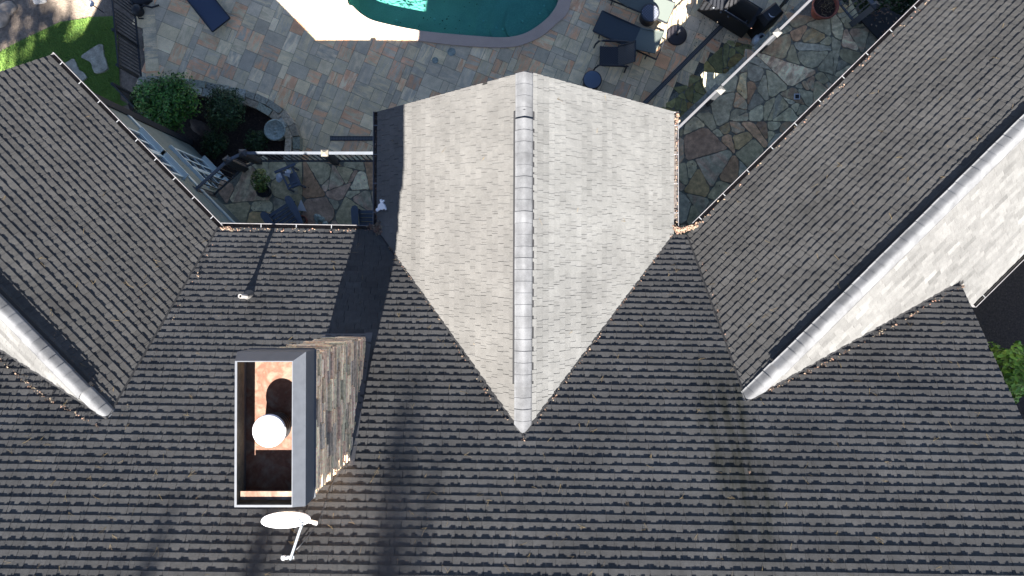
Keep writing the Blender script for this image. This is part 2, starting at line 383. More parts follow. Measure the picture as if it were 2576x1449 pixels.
def deck(p, a0, a1, r1=None, th=.14):        # boards under the shingles, showing as fascia and rake edges
    mb = MB(); r1 = p.run if r1 is None else r1
    t = [p.pt(a0, 0.0, -.006), p.pt(a1, 0.0, -.006), p.pt(a1, r1, -.006), p.pt(a0, r1, -.006)]
    b = [q - Vector((0, 0, th)) for q in t]
    for f in ([t[3], t[2], t[1], t[0]], b, [t[0], t[1], b[1], b[0]], [t[1], t[2], b[2], b[1]], [t[2], t[3], b[3], b[2]], [t[3], t[0], b[0], b[3]]): mb.face(f)
    mb.build('roof_deck', m_trim, house)
deck(pM, -8.5, amr - .01); deck(pL1, .01, 7.6); deck(pL2, .71, 6.5); deck(pR1, -2.4, 14); deck(pR2, 0, 14); deck(pC1, .01, CL); deck(pC2, .01, CL)

# ridge caps and raised vents
def ridge(p, a0, a1, va0, va1, w=.165, vh=.032, seed=1, mirror=None, capw=.160):
    rg = random.Random(seed)
    top = lambda a: p.pt(a, p.run)
    side = Vector((-p.n.x, -p.n.y, 0)); al = Vector((p.a.x, p.a.y, 0))
    m2 = p.m
    mb = MB(); a = a0; step = .21; ns = 10
    def sec(a, w, lift):
        c = top(a); out = []
        for k in range(ns + 1):
            t = -1 + 2 * k / ns; s_ = t * w
            dz = -m2 * (math.sqrt(s_ * s_ + .032 * .032) - .032) + .012 + lift       # rounded fold
            out.append(c + side * s_ + Vector((0, 0, dz)))
        return out
    while a < a1 - .02:
        b = min(a + step, a1)
        v = va0 - .02 <= a and b <= va1 + .15
        lf = vh if v else 0
        ww = capw * (1 + rg.uniform(-.015, .015))
        j = rg.uniform(-.004, .004)
        hi = sec(a, ww, lf + .010 + j); lo = sec(b + .01, ww, lf + .003)
        t = 1 + rg.gauss(0, .045); tc = (t, t, t * 1.02)
        for k in range(ns):
            f = [hi[k], hi[k + 1], lo[k + 1], lo[k]]
            nrm = (f[1] - f[0]).cross(f[2] - f[0])
            if nrm.z < 0: f = f[::-1]
            mb.face(f, tc, smooth=True)
        bs = sec(a, ww, lf - .004); h2 = [q + al * -.0006 for q in hi]
        for k in range(ns): mb.face([h2[k + 1], h2[k], bs[k], bs[k + 1]], tc)
        for k, e in ((0, -1), (ns, 1)): mb.face([hi[k], lo[k], lo[k] + Vector((0, 0, -.02)), hi[k] + Vector((0, 0, -.02))], tc)
        a = b
    mb.build('ridge_cap', m_cap, house)
    mv = MB(); wv = capw + .032
    for sg in (-1, 1):
        s0, s1 = sg * wv * .80, sg * wv
        for q0, q1 in (((va0), (va1)),):
            A0 = top(q0) + side * s1 + Vector((0, 0, -m2 * abs(s1) - .01)); A1 = top(q1) + side * s1 + Vector((0, 0, -m2 * abs(s1) - .01))
            up = Vector((0, 0, vh + .004)); inn = side * (-sg * wv * .25) + Vector((0, 0, m2 * wv * .25))
            mv.face([A0, A1, A1 + up, A0 + up]); mv.face([A0 + up, A1 + up, A1 + up + inn, A0 + up + inn])
    for q in (va0, va1):
        c = top(q); mv.face([c + side * -wv + Vector((0, 0, -m2 * wv - .01)), c + side * wv + Vector((0, 0, -m2 * wv - .01)), c + side * wv + Vector((0, 0, -m2 * wv + vh)), c + Vector((0, 0, vh + .004)), c + side * -wv + Vector((0, 0, -m2 * wv + vh))])
    mv.build('ridge_vent', m_dark, house)
# where does a ridge run into the main slope
def ridge_end(p):
    a = 0
    while a < 14:
        q = p.pt(a, p.run)
        if pM.z(q.x, q.y) > q.z + .02: return a
        a += .02
    return a
eC = ridge_end(pC1)
aC = lambda v: (Cy - P(1315, v, ZR).y)
ridge(pC1, 0, eC + .05, aC(275), aC(966), seed=11)
eL = ridge_end(pL1)
ridge(pL1, 0, eL + .12, .4, eL - .7, seed=12, vh=.05)
# right wing ridge runs the other way
a = 2.0
while True:
    q = pR1.pt(a, pR1.run)
    if pM.z(q.x, q.y) > q.z + .02 or a < -4: break
    a -= .02
eR = a
pR1b = Plane(pR1.o + pR1.a * 12, -pR1.a, pR1.n, pR1.m, pR1.run)
ridge(pR1b, 0, 12 - eR + .12, .4, 12 - eR - .95, seed=13, vh=.05)

# dark strips painting the gap shadow where two slopes meet
for pw in (pL1, pL2, pR1, pR2, pC1, pC2):
    pts_ = []
    for k in range(0, 41):
        rr_ = pw.run * k / 40; z_ = pw.z0 + pw.m * rr_; q0_, q1_ = pw.pt(0, rr_), pw.pt(1, rr_)
        f0, f1 = ZE + pM.m * (q0_.xy - pM.o).dot(pM.n) - z_, ZE + pM.m * (q1_.xy - pM.o).dot(pM.n) - z_
        aa = -f0 / (f1 - f0); q = pw.pt(aa, rr_)
        if (q.xy - pM.o).dot(pM.n) > 0 and q.x < Mrake - .1: pts_.append(q + Vector((0, 0, .028)))
    if len(pts_) > 1:
        vm = MB(); vm.bar(pts_[0], pts_[-1], .035, .012); vm.build('valley_shadow_strip', m_dark, house)

# gutters: open troughs with straps
def gutter(a, b, inward, n_strap, strap0=.3, z=ZE):
    a = Vector((a[0], a[1], z)); b = Vector((b[0], b[1], z)); d = (b - a).normalized(); i = Vector((inward[0], inward[1], 0)).normalized()
    w, h = .125, .11
    mb = MB()
    prof = [(0, .0, 0), (.008, .0, 0), (.010, -h + .01, 1), (w, -h + .01, 1), (w, -.02, 1), (w + .004, -.02, 0), (w + .004, -h, 0), (.02, -h, 0), (-.004, -.03, 0)]
    pts = [(x, y) for x, y, _ in prof] + [(0, 0)]
    for k, ((x0, y0), (x1, y1)) in enumerate(zip(pts, pts[1:])):
        mt = 1 if k in (1, 2, 3) else 0
        f = [a + i * x0 + Vector((0, 0, y0)), b + i * x0 + Vector((0, 0, y0)), b + i * x1 + Vector((0, 0, y1)), a + i * x1 + Vector((0, 0, y1))]
        mb.face(f, m=mt)
    mb.bar(a + i * .006 + Vector((0, 0, .002)), b + i * .006 + Vector((0, 0, .002)), .012, .010)
    for e in (a, b): mb.face([e, e + i * w, e + i * w + Vector((0, 0, -h)), e + Vector((0, 0, -h))])
    g = mb.build('gutter', [m_gut, m_gutin], house)
    L = (b - a).length
    for k in range(n_strap):
        q = a + d * (strap0 + k * (L - 2 * strap0) / max(1, n_strap - 1))
        s = MB(); s.bar(q + i * .0, q + i * (w - .01), .015, .006); o = s.build('gutter_strap', m_strap); o.parent = g
GO = .11
cl0 = Vector((Cxl - GO, Cy)); 
gutter(cl0, (Cxl - GO, P(943, 568, ZE).y), (1, 0), 4)
gutter((Cxr + GO, Cy), (Cxr + GO, P(1703, 570, ZE).y), (-1, 0), 4)
gutter(xy(Le0) - ln * GO + la * .0, xy(Le1) - ln * GO + la * .05, ln, 9)
gutter(xy(Me) - pM.n * GO + pM.a * .05, pM.o + pM.a * (Cxl - pM.o.x - .12) - pM.n * GO, pM.n, 3, .9)
gutter(xy(Re0) - rn * GO + ra * .05, xy(Re0) - rn * GO + ra * 11, rn, 15)
g2o = pR2.o + rn * GO
gutter(g2o + ra * ((P(2460, 778, pR2.z0).xy - pR2.o).dot(ra)), g2o + ra * 13, -rn, 8, z=pR2.z0)

# walls
def wall_poly(poly, z0, z1, mtl, name='wall'):
    mb = MB(); mb.prism(poly, z0, z1); return mb.build(name, mtl, house)
Ccw = [(Cxl + .35, Cy - .4), (Cxr - .35, Cy - .4), (Cxr - .35, -3), (Cxl + .35, -3)]
wall_poly(Ccw, 0, ZE + .1, m_siding)
g = MB(); yy = Cy - .4
g.face([(Cxl + .35, yy, ZE + .1), (Cxm, yy, ZR - .3), (Cxr - .35, yy, ZE + .1)][::-1]); g.build('gable_wall', m_siding, house)
My = P(700, 574, ZE).y - .35
wall_poly([(-11, My), (Mrake - .35, My - .25), (Mrake - .35, -9), (-11, -9)], 0, ZE + .1, m_siding)
def M_at(y): return ZE + .70 * (Me.y - y)
g = MB(); xr = Mrake - .36; g.face([(xr, My - .3, ZE), (xr, -8.9, ZE), (xr, -5.8, M_at(-5.8) - .2)]); g.build('gable_wall', m_siding, house)
Rw = [xy(Re0) + rn * .35 - ra * 1.5, xy(Re0) + rn * .35 + ra * 13, xy(Re0) + rn * (2 * Rrun - .3) + ra * 13, xy(Re0) + rn * (2 * Rrun - .3) + ra * 1]
wall_poly(Rw, 0, ZE + .15, m_siding)
# left wing: its east face shows below the eave
Wc = P(480, 365, 0); Wo = Vector((Wc.x, Wc.y)); 
inset = (Wo - xy(Le0)).dot(ln); W0z = ZE + Lm * inset - .2
Wend = 7.0
ww = [Wo, Wo + la * Wend, Wo + la * Wend + ln * 5.6, Wo + ln * 5.6]
wall_poly(ww, 0, W0z, m_siding)
g = MB(); a_ = Wo + la * .0; b_ = Wo + ln * 5.9; c_ = Wo + ln * (Lrun - inset)
g.face([(a_.x, a_.y, W0z), (c_.x, c_.y, ZE + Lm * Lrun - .25), (b_.x, b_.y, W0z)]); g.build('gable_wall', m_siding, house)
sid = MB(); rg = random.Random(5)
outd = -ln
def wp(s, z, o=0): q = Wo + la * s + outd * o; return Vector((q.x, q.y, z))
zz_ = .12
while zz_ < ZE:                 # clapboards
    s = rg.random() * -.8
    while s < Wend:
        e = min(s + rg.uniform(.5, 1.6), Wend); s_ = max(s, 0.02)
        if e > s_:
            t = rg.uniform(.88, 1.1); hh = min(.115, ZE + .1 - zz_)
            sid.face([wp(s_, zz_, .022), wp(e - .006, zz_, .022), wp(e - .006, zz_ + hh, .006), wp(s_, zz_ + hh, .006)], (t, t, t), uv=[(s_, zz_), (e, zz_), (e, zz_ + hh), (s_, zz_ + hh)])
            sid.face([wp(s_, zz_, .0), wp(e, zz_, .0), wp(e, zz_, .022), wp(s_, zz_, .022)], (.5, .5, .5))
        s = e
    zz_ += .115
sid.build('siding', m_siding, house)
cb = MB(); cb.bar(wp(-.03, 0, .05), wp(-.03, ZE, .05), .14, .14, up=Vector((1, 0, 0))); cb.build('corner_board', m_postd, house)
def on_wall(u, v):              # photo point lying on this wall -> (along, height)
    r = P(u, v, 0) - Vector((0, 0, H)); o = Vector((0, 0, H)); nn = Vector((outd.x, outd.y, 0)); w0 = Vector((Wo.x, Wo.y, 0))
    t = (w0 - o).dot(nn) / r.dot(nn); q = o + r * t
    return (Vector((q.x, q.y)) - Wo).dot(la), q.z
tb = MB(); s0, z0_ = on_wall(*px('B', 20, 410)); s1, z1_ = on_wall(*px('B', 590, 985)); zb = (z0_ + z1_) / 2
tb.bar(wp(.06, zb, .035), wp(Wend - .1, zb, .035), .03, .16, up=Vector((0, 0, 1))); tb.build('trim_band', m_win, house)
def window(s0, s1, z0, z1, nx, nz):
    f = MB(); t = .075
    f.bar(wp(s0 - t, z0 - t / 2, .04), wp(s1 + t, z0 - t / 2, .04), .07, t); f.bar(wp(s0 - t, z1 + t / 2, .05), wp(s1 + t, z1 + t / 2, .05), .10, t)
    for s in (s0 - t / 2, s1 + t / 2): f.bar(wp(s, z0, .04), wp(s, z1, .04), t, .06, up=Vector((outd.x, outd.y, 0)))
    w = f.build('window', m_win, house)
    k = MB(); k.bar(wp(s0 - .12, z0 - t, .10), wp(s1 + .12, z0 - t, .10), .20, .05); k = k.build('sill', m_win); k.parent = w
    g = MB(); g.face([wp(s0, z0, .03), wp(s1, z0, .03), wp(s1, z1, .03), wp(s0, z1, .03)]); q = g.build('pane', m_glass); q.parent = w
    h = MB()
    for k in range(1, nx): s = s0 + (s1 - s0) * k / nx; wd = .07 if k * 2 == nx else .022; h.bar(wp(s, z0, .045), wp(s, z1, .045), wd, .02, up=Vector((outd.x, outd.y, 0)))
    for k in range(1, nz): z = z0 + (z1 - z0) * k / nz; h.bar(wp(s0, z, .045), wp(s1, z, .045), .02, .022)
    q = h.build('muntin', m_win); q.parent = w

for s0, s1 in ((.95, 1.56), (1.72, 2.33)): window(s0, s1, .75, 2.5, 2, 3); window(s0, s1, 4.1, 5.15, 2, 2)

# ------------------------------------------------------------------ chimney
DC = H - 9.15                                      # height of the shroud's top rim
def C_(x, y, z): return Z('F', x, y, z)
base_e = P(931, 851, pM.z0 + .9).x
chx1 = -2.87; chx0 = -3.62; chy1 = -.86; chy0 = -2.86
ctop = DC - .60
ch = MB(); rg = random.Random(31)
ch.box((chx0 + .03, chy0 + .03, ZE), (chx1 - .03, chy1 - .03, ctop - .02), c=(.10, .095, .085))
pal = [(.21, .18, .14), (.17, .15, .13), (.26, .22, .17), (.20, .155, .13), (.14, .13, .12), (.24, .21, .18), (.17, .165, .13), (.28, .24, .19)]
for (ax, ay, bx, by) in ((chx1, chy0, chx1, chy1), (chx1, chy1, chx0, chy1), (chx0, chy1, chx0, chy0), (chx0, chy0, chx1, chy0)):
    A_ = Vector((ax, ay, 0)); B_ = Vector((bx, by, 0)); d = (B_ - A_).normalized(); L = (B_ - A_).length; nrm = d.cross(Vector((0, 0, 1)))
    z = ZE + .6
    while z < ctop:
        hgt = rg.uniform(.06, .13); s = -rg.random() * .3
        while s < L:
            w = rg.uniform(.15, .6); e = min(s + w, L + .02); s_ = max(s, -.02); pr = rg.uniform(0, .05)
            if e > s_ + .03:
                c = rg.choice(pal); k = rg.uniform(1.5, 2.7); c = tuple(x * k * 1.7 * w_ for x, w_ in zip(c, (1.15, 1, .84)))
                z1 = min(z + hgt - .008, ctop); j = lambda: rg.uniform(-.008, .008)
                o = [A_ + d * (s_ + .004) + Vector((0, 0, z + j())), A_ + d * (e - .006) + Vector((0, 0, z + j())), A_ + d * (e - .006) + Vector((0, 0, z1 + j())), A_ + d * (s_ + .004) + Vector((0, 0, z1 + j()))]
                f = [q + nrm * (pr + rg.uniform(-.008, .008)) for q in o]; b = [q - nrm * .03 for q in o]
                ch.face(f, c)
                for i0, i1 in ((0, 1), (1, 2), (2, 3), (3, 0)): ch.face([b[i0], b[i1], f[i1], f[i0]], c)
            s = e
        z += hgt
chim = ch.build('chimney', m_chst, house)
sh = MB()
rx0, rx1, ry0, ry1 = C_(82, 235, DC).x, C_(410, 235, DC).x, C_(100, 1060, DC).y, C_(100, 232, DC).y
ox, oy = .17, .15; zt, zb_, zk = DC, DC - .17, DC - .60
top = [(rx0, ry0), (rx1, ry0), (rx1, ry1), (rx0, ry1)]
ex0, ex1, ey0, ey1 = rx0 - .04, -2.81, ry0 - .04, ry1 + .11
bot = [(ex0, ey0), (ex1, ey0), (ex1, ey1), (ex0, ey1)]
inn = [(rx0 + .03, ry0 + .03), (rx1 - .01, ry0 + .03), (rx1 - .01, ry1 - .012), (rx0 + .03, ry1 - .012)]
for k in range(4):
    k2 = (k + 1) % 4
    sh.face([(*bot[k], zb_), (*bot[k2], zb_), (*top[k2], zt), (*top[k], zt)])
    sh.face([(*bot[k], zk), (*bot[k2], zk), (*bot[k2], zb_), (*bot[k], zb_)])
    sh.face([(*top[k], zt), (*top[k2], zt), (*inn[k2], zt), (*inn[k], zt)])
    a, b = Vector((*bot[k], zk)), Vector((*bot[k2], zk)); sh.bar(a, b, .03, .03)
shr = sh.build('metal_shroud', m_shroud); shr.parent = chim
lin = MB()
for k in range(4):
    k2 = (k + 1) % 4; lin.face([(*inn[k2], zt), (*inn[k], zt), (*inn[k], DC - .24), (*inn[k2], DC - .24)])
q = lin.build('shroud_lining', m_shroudn); q.parent = chim
pn = MB(); pz = DC - .50
px0, px1, py0, py1 = rx0 - .06, ex1 - .04, ry0 + .02, ey1 - .04
pn.face([(px0, py0, pz), (px1, py0, pz), (px1, py1, pz), (px0, py1, pz)])
q = pn.build('rusty_pan', m_rust); q.parent = chim; pn = MB(); pn.box((rx0 + .05, ry0 + .075, DC - .10), (rx1 - .01, ry0 + .19, DC - .08))
q = pn.build('pan_ledge', m_rust); q.parent = chim
cap_c = C_(273, 628, DC - .10); rr = (C_(366, 628, DC - .10) - C_(180, 628, DC - .10)).length / 2
fl = MB(); fl.tube([(cap_c.x, cap_c.y, pz), (cap_c.x, cap_c.y, DC - .14)], rr * .78, 28)
for k in range(44):
    t = 2 * math.pi * k / 44; c, s = math.cos(t) * rr * .80, math.sin(t) * rr * .80
    fl.bar((cap_c.x + c, cap_c.y + s, DC - .46), (cap_c.x + c * 1.1, cap_c.y + s * 1.1, DC - .14), .012, .012, up=Vector((c, s, 0)))
for z in (DC - .42, DC - .35, DC - .28, DC - .21): fl.lathe((cap_c.x, cap_c.y, z), [(rr * .78, 0), (rr * .92, 0), (rr * .92, .025), (rr * .78, .025)], 36)
q = fl.build('flue_pipe', m_black); q.parent = chim
cp = MB(); cp.lathe((cap_c.x, cap_c.y, DC - .14), [(0, 0), (rr, 0), (rr, .035), (rr * .96, .05), (0, .085)], 48)
q = cp.build('flue_cap', m_white); q.parent = chim
fm = MB()                                          # flashing along the chimney foot
def on_M(x, y, h=.02): return Vector((x, y, pM.z(x, y) + h))
fm.face([on_M(chx1 - .01, chy0 - .1, .03), on_M(chx1 + .12, chy0 - .1, .022), on_M(chx1 + .12, chy1 + .12, .022), on_M(chx1 - .01, chy1 + .12, .03)])
fm.face([on_M(chx0 - .1, chy1, .03), on_M(chx1 + .12, chy1, .03), on_M(chx1 + .12, chy1 + .10, .022), on_M(chx0 - .1, chy1 + .10, .022)][::-1])
fm.build('flashing', mat('dark_flashing', (.05, .05, .055), .6), house)

# plumbing vent pipe
def hit_M(u, v):                                   # photo point lying on the main slope
    o = Vector((0, 0, H)); r = P(u, v, 0) - o
    n = pM.N; c = pM.pt(0, 0); t = (c - o).dot(n) / r.dot(n); return o + r * t
def hit(p, u, v):
    o = Vector((0, 0, H)); r = P(u, v, 0) - o
    t = (p.pt(0, 0) - o).dot(p.N) / r.dot(p.N); return o + r * t
vb = hit_M(622, 748); vt = P(603, 745, vb.z + .42)
vb2 = Vector((vt.x, vt.y, pM.z(vt.x, vt.y)))
vp = MB(); prof_r = .05
vp.lathe((vt.x, vt.y, vb2.z - .1), [(.042, 0), (.042, .52), (.032, .52), (.032, .2), (0, .2)], 24)
vpo = vp.build('vent_pipe', mat('pale_pvc', (.24, .23, .22), .5), house)
vf = MB(); vf.lathe((vt.x, vt.y, vb2.z - .06), [(.13, 0), (.12, .05), (.065, .12), (.046, .18)], 20)
q = vf.build('pipe_boot', mat('grey_rubber', (.07, .068, .065), .7)); q.parent = vpo

# ------------------------------------------------------------------ satellite dish
foot = hit_M(*px('F', 385, 1345))
sd = thing('satellite_dish', 'white oval satellite dish on a bent grey mast below the stone chimney', 'satellite dish', foot)
zl = 0
m_ = MB(); m_.bar((-.11, 0, .02), (.10, 0, .02), .075, .02)
local(m_, 'foot_plate', mat('bracket_paint', (.13, .145, .16), .5), sd)
m_ = MB(); m_.tube([(-.05, .02, .03), (-.05, .03, .11)], .032, 12); local(m_, 'bracket', m_white, sd)
dz = .52
tp = P(*px('F', 462, 1160), foot.z + dz) - foot
m_ = MB(); m_.tube([(.06, .0, .03), (.07, .02, .12), (tp.x * .85, tp.y * .85, dz * .85), (tp.x, tp.y, dz)], .021, 12); local(m_, 'mast', mat('galvanised_mast', (.13, .145, .16), .5), sd)
dc = P(*px('F', 372, 1120), foot.z + dz + .12) - foot
nrm = Vector((.12, -.78, .62)).normalized(); ua = Vector((1, 0, 0)); ua = (ua - nrm * ua.dot(nrm)).normalized(); va = nrm.cross(ua)
m_ = MB(); NR, NA = 6, 40; A_, B_ = .36, .30
def dp(i, k, off=0):
    r = i / NR; t = 2 * math.pi * k / NA; return dc + ua * (A_ * r * math.cos(t)) + va * (B_ * r * math.sin(t)) + nrm * (.085 * r * r - .04 + off)
for i in range(NR):
    for k in range(NA):
        f = [dp(i, k), dp(i, k + 1), dp(i + 1, k + 1), dp(i + 1, k)]; g = [dp(i, k, -.012), dp(i + 1, k, -.012), dp(i + 1, k + 1, -.012), dp(i, k + 1, -.012)]
        if i == 0: f = [f[0], f[2], f[3]]; g = [g[0], g[1], g[2]]
        m_.face(f, smooth=True); m_.face(g, smooth=True)
for k in range(NA): m_.face([dp(NR, k), dp(NR, k + 1), dp(NR, k + 1, -.02), dp(NR, k, -.02)])
local(m_, 'reflector', m_white, sd)
m_ = MB(); e = dc + ua * .10 - va * B_ * .95 ; e2 = P(*px('F', 545, 1148), foot.z + dz + .1) - foot
m_.bar(dc - va * B_ * .6 - nrm * .05 + ua * .1, e2, .035, .05); m_.bar(e2 - Vector((.05, 0, 0)), e2 + Vector((.01, -.01, 0)), .04, .04); local(m_, 'feed_arm', m_white, sd)
m_ = MB(); m_.bar(dc - nrm * .04 + ua * .12 - va * .12, Vector((tp.x, tp.y, dz)), .06, .07); local(m_, 'clamp', m_rail, sd)

m_ = MB(); cpt = []
for k_ in range(15):
    tt_ = k_ / 14; x_, y_ = foot.x + .1 + (chx1 + .05 - foot.x - .1) * tt_ + .08 * math.sin(tt_ * 6), foot.y + .1 + (chy0 - .05 - foot.y - .1) * tt_
    cpt.append(Vector((x_, y_, pM.z(x_, y_) + .03 + .03 * math.sin(tt_ * 9) ** 2)) - foot)
m_.tube(cpt, .007, 6); local(m_, 'cable', m_black, sd)

# ------------------------------------------------------------------ ground, patio, pool
def PL(k, pts, z=0): return [Z(k, x, y, z) for x, y in pts]
def smooth_path(pts, n=8, closed=False):
    out = []; N_ = len(pts)
    rngi = range(N_) if closed else range(N_ - 1)
    for i in rngi:
        p0, p1, p2, p3 = (pts[(i - 1) % N_] if closed or i > 0 else pts[0]), pts[i], pts[(i + 1) % N_], (pts[(i + 2) % N_] if closed or i + 2 < N_ else pts[-1])
        for k in range(n):
            t = k / n
            out.append(.5 * ((2 * p1) + (p2 - p0) * t + (2 * p0 - 5 * p1 + 4 * p2 - p3) * t * t + (3 * p1 - p0 - 3 * p2 + p3) * t ** 3))
    if not closed: out.append(pts[-1])
    return out
outer = PL('C', [(460, 0), (520, 90), (600, 180), (700, 245), (820, 300), (1000, 350), (1240, 375), (1500, 408), (1840, 432), (2050, 430), (2180, 400), (2330, 330), (2460, 220), (2576, 90)])
outer += [P(1440, -60), P(1440, -200), P(1300, -330), P(1000, -360), P(880, -260), P(835, -120)]
outer = smooth_path(outer, 6, True)
inner = PL('C', [(570, 0), (620, 60), (690, 125), (780, 180), (900, 215), (1100, 258), (1300, 290), (1600, 318), (1900, 340), (2060, 335), (2200, 295), (2330, 210), (2420, 120), (2480, 0)])
inner += [P(1412, -70), P(1410, -180), P(1290, -290), P(1010, -320), P(910, -235), P(868, -110)]
inner = smooth_path(inner, 6, True)
def inside(p, poly):
    c = False; n = len(poly)
    for i in range(n):
        a, b = poly[i], poly[(i + 1) % n]
        if (a[1] > p[1]) != (b[1] > p[1]) and p[0] < (b[0] - a[0]) * (p[1] - a[1]) / (b[1] - a[1]) + a[0]: c = not c
    return c
def sheet_with_hole(name, outer_l, hole, z, mtl, kind='structure'):
    bm = bmesh.new(); es = []
    for loop in (outer_l, hole):
        vs = [bm.verts.new((p[0], p[1], z)) for p in loop]
        for i in range(len(vs)): es.append(bm.edges.new((vs[i], vs[(i + 1) % len(vs)])))
    bmesh.ops.triangle_fill(bm, use_beauty=True, use_dissolve=False, edges=es)
    for f in bm.faces:
        if f.normal.z < 0: f.normal_flip()
    me = bpy.data.meshes.new(name); bm.to_mesh(me); bm.free(); me.materials.append(mtl)
    o = bpy.data.objects.new(name, me); COL.objects.link(o); o['kind'] = kind; return o
mid = [(a + b) / 2 for a, b in zip(outer, outer)]
shrunk = [o_ + (sum(inner, Vector()) / len(inner) - o_).normalized() * .12 for o_ in outer]
sheet_with_hole('ground', [(-60, -60), (60, -60), (60, 60), (-60, 60)], shrunk, -.035, m_soil)
bed_pts = [('B', 100, 100), ('B', 380, 120), ('B', 620, 170), ('B', 880, 215), ('B', 1080, 262), ('B', 1250, 350), ('B', 1360, 460), ('B', 1390, 560), ('B', 1370, 690), ('B', 1370, 900)]
bed_c = [Z(*b) for b in bed_pts]
patio_poly = [P(352, -60), P(351, 0), P(369, 205), P(386, 215)] + [P(420, 230), P(560, 240), P(680, 300), P(700, 420), P(720, 520), P(1700, 500), P(1720, 300), P(2110, -40), P(2100, -80)]
pj = MB(); 
def clip(poly, nx, ny, d):       # keep nx*x + ny*y <= d
    out = []
    for i in range(len(poly)):
        a, b = poly[i], poly[(i + 1) % len(poly)]
        da, db = nx * a[0] + ny * a[1] - d, nx * b[0] + ny * b[1] - d
        if da <= 0: out.append(a)
        if (da < 0) != (db < 0) and da != db:
            t = da / (da - db); out.append((a[0] + (b[0] - a[0]) * t, a[1] + (b[1] - a[1]) * t))
    return out
# pavers
pv = MB(); rg = random.Random(77); u_ = .203; ang = R(-22.5); ca, sa = math.cos(ang), math.sin(ang)
GX, GY = 160, 130; occ = [[False] * GY for _ in range(GX)]
org = P(350, -80)
def gp(i, j): x, y = i * u_, j * u_; return Vector((org.x - 4 + x * ca - y * -sa * 1.0, 0, 0))
e1 = Vector((ca, sa)); e2 = Vector((-sa, ca)) * -1
org2 = Vector((org.x - 3.5, org.y + 10.0))
PPAL = [(.20, .195, .175), (.235, .225, .20), (.31, .285, .215), (.25, .235, .18), (.33, .20, .13), (.29, .165, .11), (.335, .31, .25), (.175, .175, .17)]
_mean = (.262, .243, .197); PPAL = [tuple(c * .82 + m_ * .18 for c, m_ in zip(q_, _mean)) for q_ in PPAL]
PW = [6, 6, 5, 4, 3, 2.2, 3, 4]
bed_poly = [tuple(p[:2]) for p in bed_c] + [tuple(P(600, 560)[:2]), tuple(P(330, 330)[:2]), tuple(P(340, 230)[:2])]
pp = [tuple(p[:2]) for p in patio_poly]; shp = [tuple(p[:2]) for p in shrunk]
flag2 = [tuple(Z('D', x, y)[:2]) for x, y in ((1560, 345), (1640, 405), (1735, 455), (1760, 560), (1060, 1180), (860, 1080), (900, 985), (1010, 850), (1210, 700), (1290, 610), (1450, 430))]
for j in range(GY):
    for i in range(GX):
        if occ[i][j]: continue
        opts = [(2, 2)] * 7 + [(3, 2), (2, 3)] * 3 + [(2, 1), (1, 2)]
        rg.shuffle(opts); opts.append((1, 1))
        for w, h in opts:
            if i + w > GX or j + h > GY: continue
            if all(not occ[i + a][j + b] for a in range(w) for b in range(h)): break
        for a in range(w):
            for b in range(h): occ[i + a][j + b] = True
        c = org2 + e1 * (u_ * (i + w / 2)) + e2 * (u_ * (j + h / 2))
        cor_ = [org2 + e1 * (u_ * (i + a_)) + e2 * (u_ * (j + b_)) for a_, b_ in ((0, 0), (w, 0), (w, h), (0, h))]
        if not inside(c, pp) or all(inside(k_, shp) for k_ in cor_): continue
        if inside(c, flag2): continue
        g_ = .0045; x0, x1, y0, y1 = u_ * i + g_, u_ * (i + w) - g_, u_ * j + g_, u_ * (j + h) - g_
        zt_ = rg.uniform(-.0015, .0015)
        A_ = rg.choices(PPAL, PW)[0]; B_ = rg.choices(PPAL, PW)[0]; k = rg.uniform(.88, 1.12)
        o1, o2 = rg.uniform(0, 50), rg.uniform(0, 50)
        horiz = w > h or (w == h and rg.random() < .5)
        uv = [(x0, y0), (x1, y0), (x1, y1), (x0, y1)]; uv = [((a, b) if horiz else (b, a)) for a, b in uv]; uv = [(a + o1, b + o2) for a, b in uv]
        cs = [org2 + e1 * a + e2 * b for a, b in ((x0, y0), (x1, y0), (x1, y1), (x0, y1))]
        pts = [Vector((q.x, q.y, zt_)) for q in cs]; low = [Vector((q.x, q.y, -.03)) for q in cs]
        if any(inside(k_, outer) for k_ in cor_):           # trim the stone where it runs under the coping
            ix = min(range(len(outer)), key=lambda m_: (outer[m_].x - c.x) ** 2 + (outer[m_].y - c.y) ** 2); o0, o1_ = outer[ix - 1], outer[(ix + 1) % len(outer)]
            tn = Vector((o1_.x - o0.x, o1_.y - o0.y)).normalized(); nn_ = Vector((tn.y, -tn.x)); ctr_ = sum(inner, Vector()) / len(inner)
            if nn_.dot(Vector((ctr_.x - outer[ix].x, ctr_.y - outer[ix].y))) < 0: nn_ = -nn_
            d_ = nn_.dot(Vector((outer[ix].x, outer[ix].y))) + .10
            cl_ = clip([(q.x, q.y) for q in pts], nn_.x, nn_.y, d_)
            if len(cl_) < 3: continue
            pts = [Vector((x_, y_, zt_)) for x_, y_ in cl_]; low = [Vector((x_, y_, -.03)) for x_, y_ in cl_]
            uv = [((Vector((x_, y_)) - org2).dot(e1), (Vector((x_, y_)) - org2).dot(e2)) for x_, y_ in cl_]; uv = [((a_, b_) if horiz else (b_, a_)) for a_, b_ in uv]; uv = [(a_ + o1, b_ + o2) for a_, b_ in uv]
        if (pts[1] - pts[0]).cross(pts[2] - pts[0]).z < 0: pts = pts[::-1]; low = low[::-1]; uv = uv[::-1]
        pv.face(pts, tuple(x * k for x in A_), tuple(x * k for x in B_), uv)
        for a in range(len(pts)): pv.face([low[a], low[(a + 1) % len(pts)], pts[(a + 1) % len(pts)], pts[a]], A_, B_)
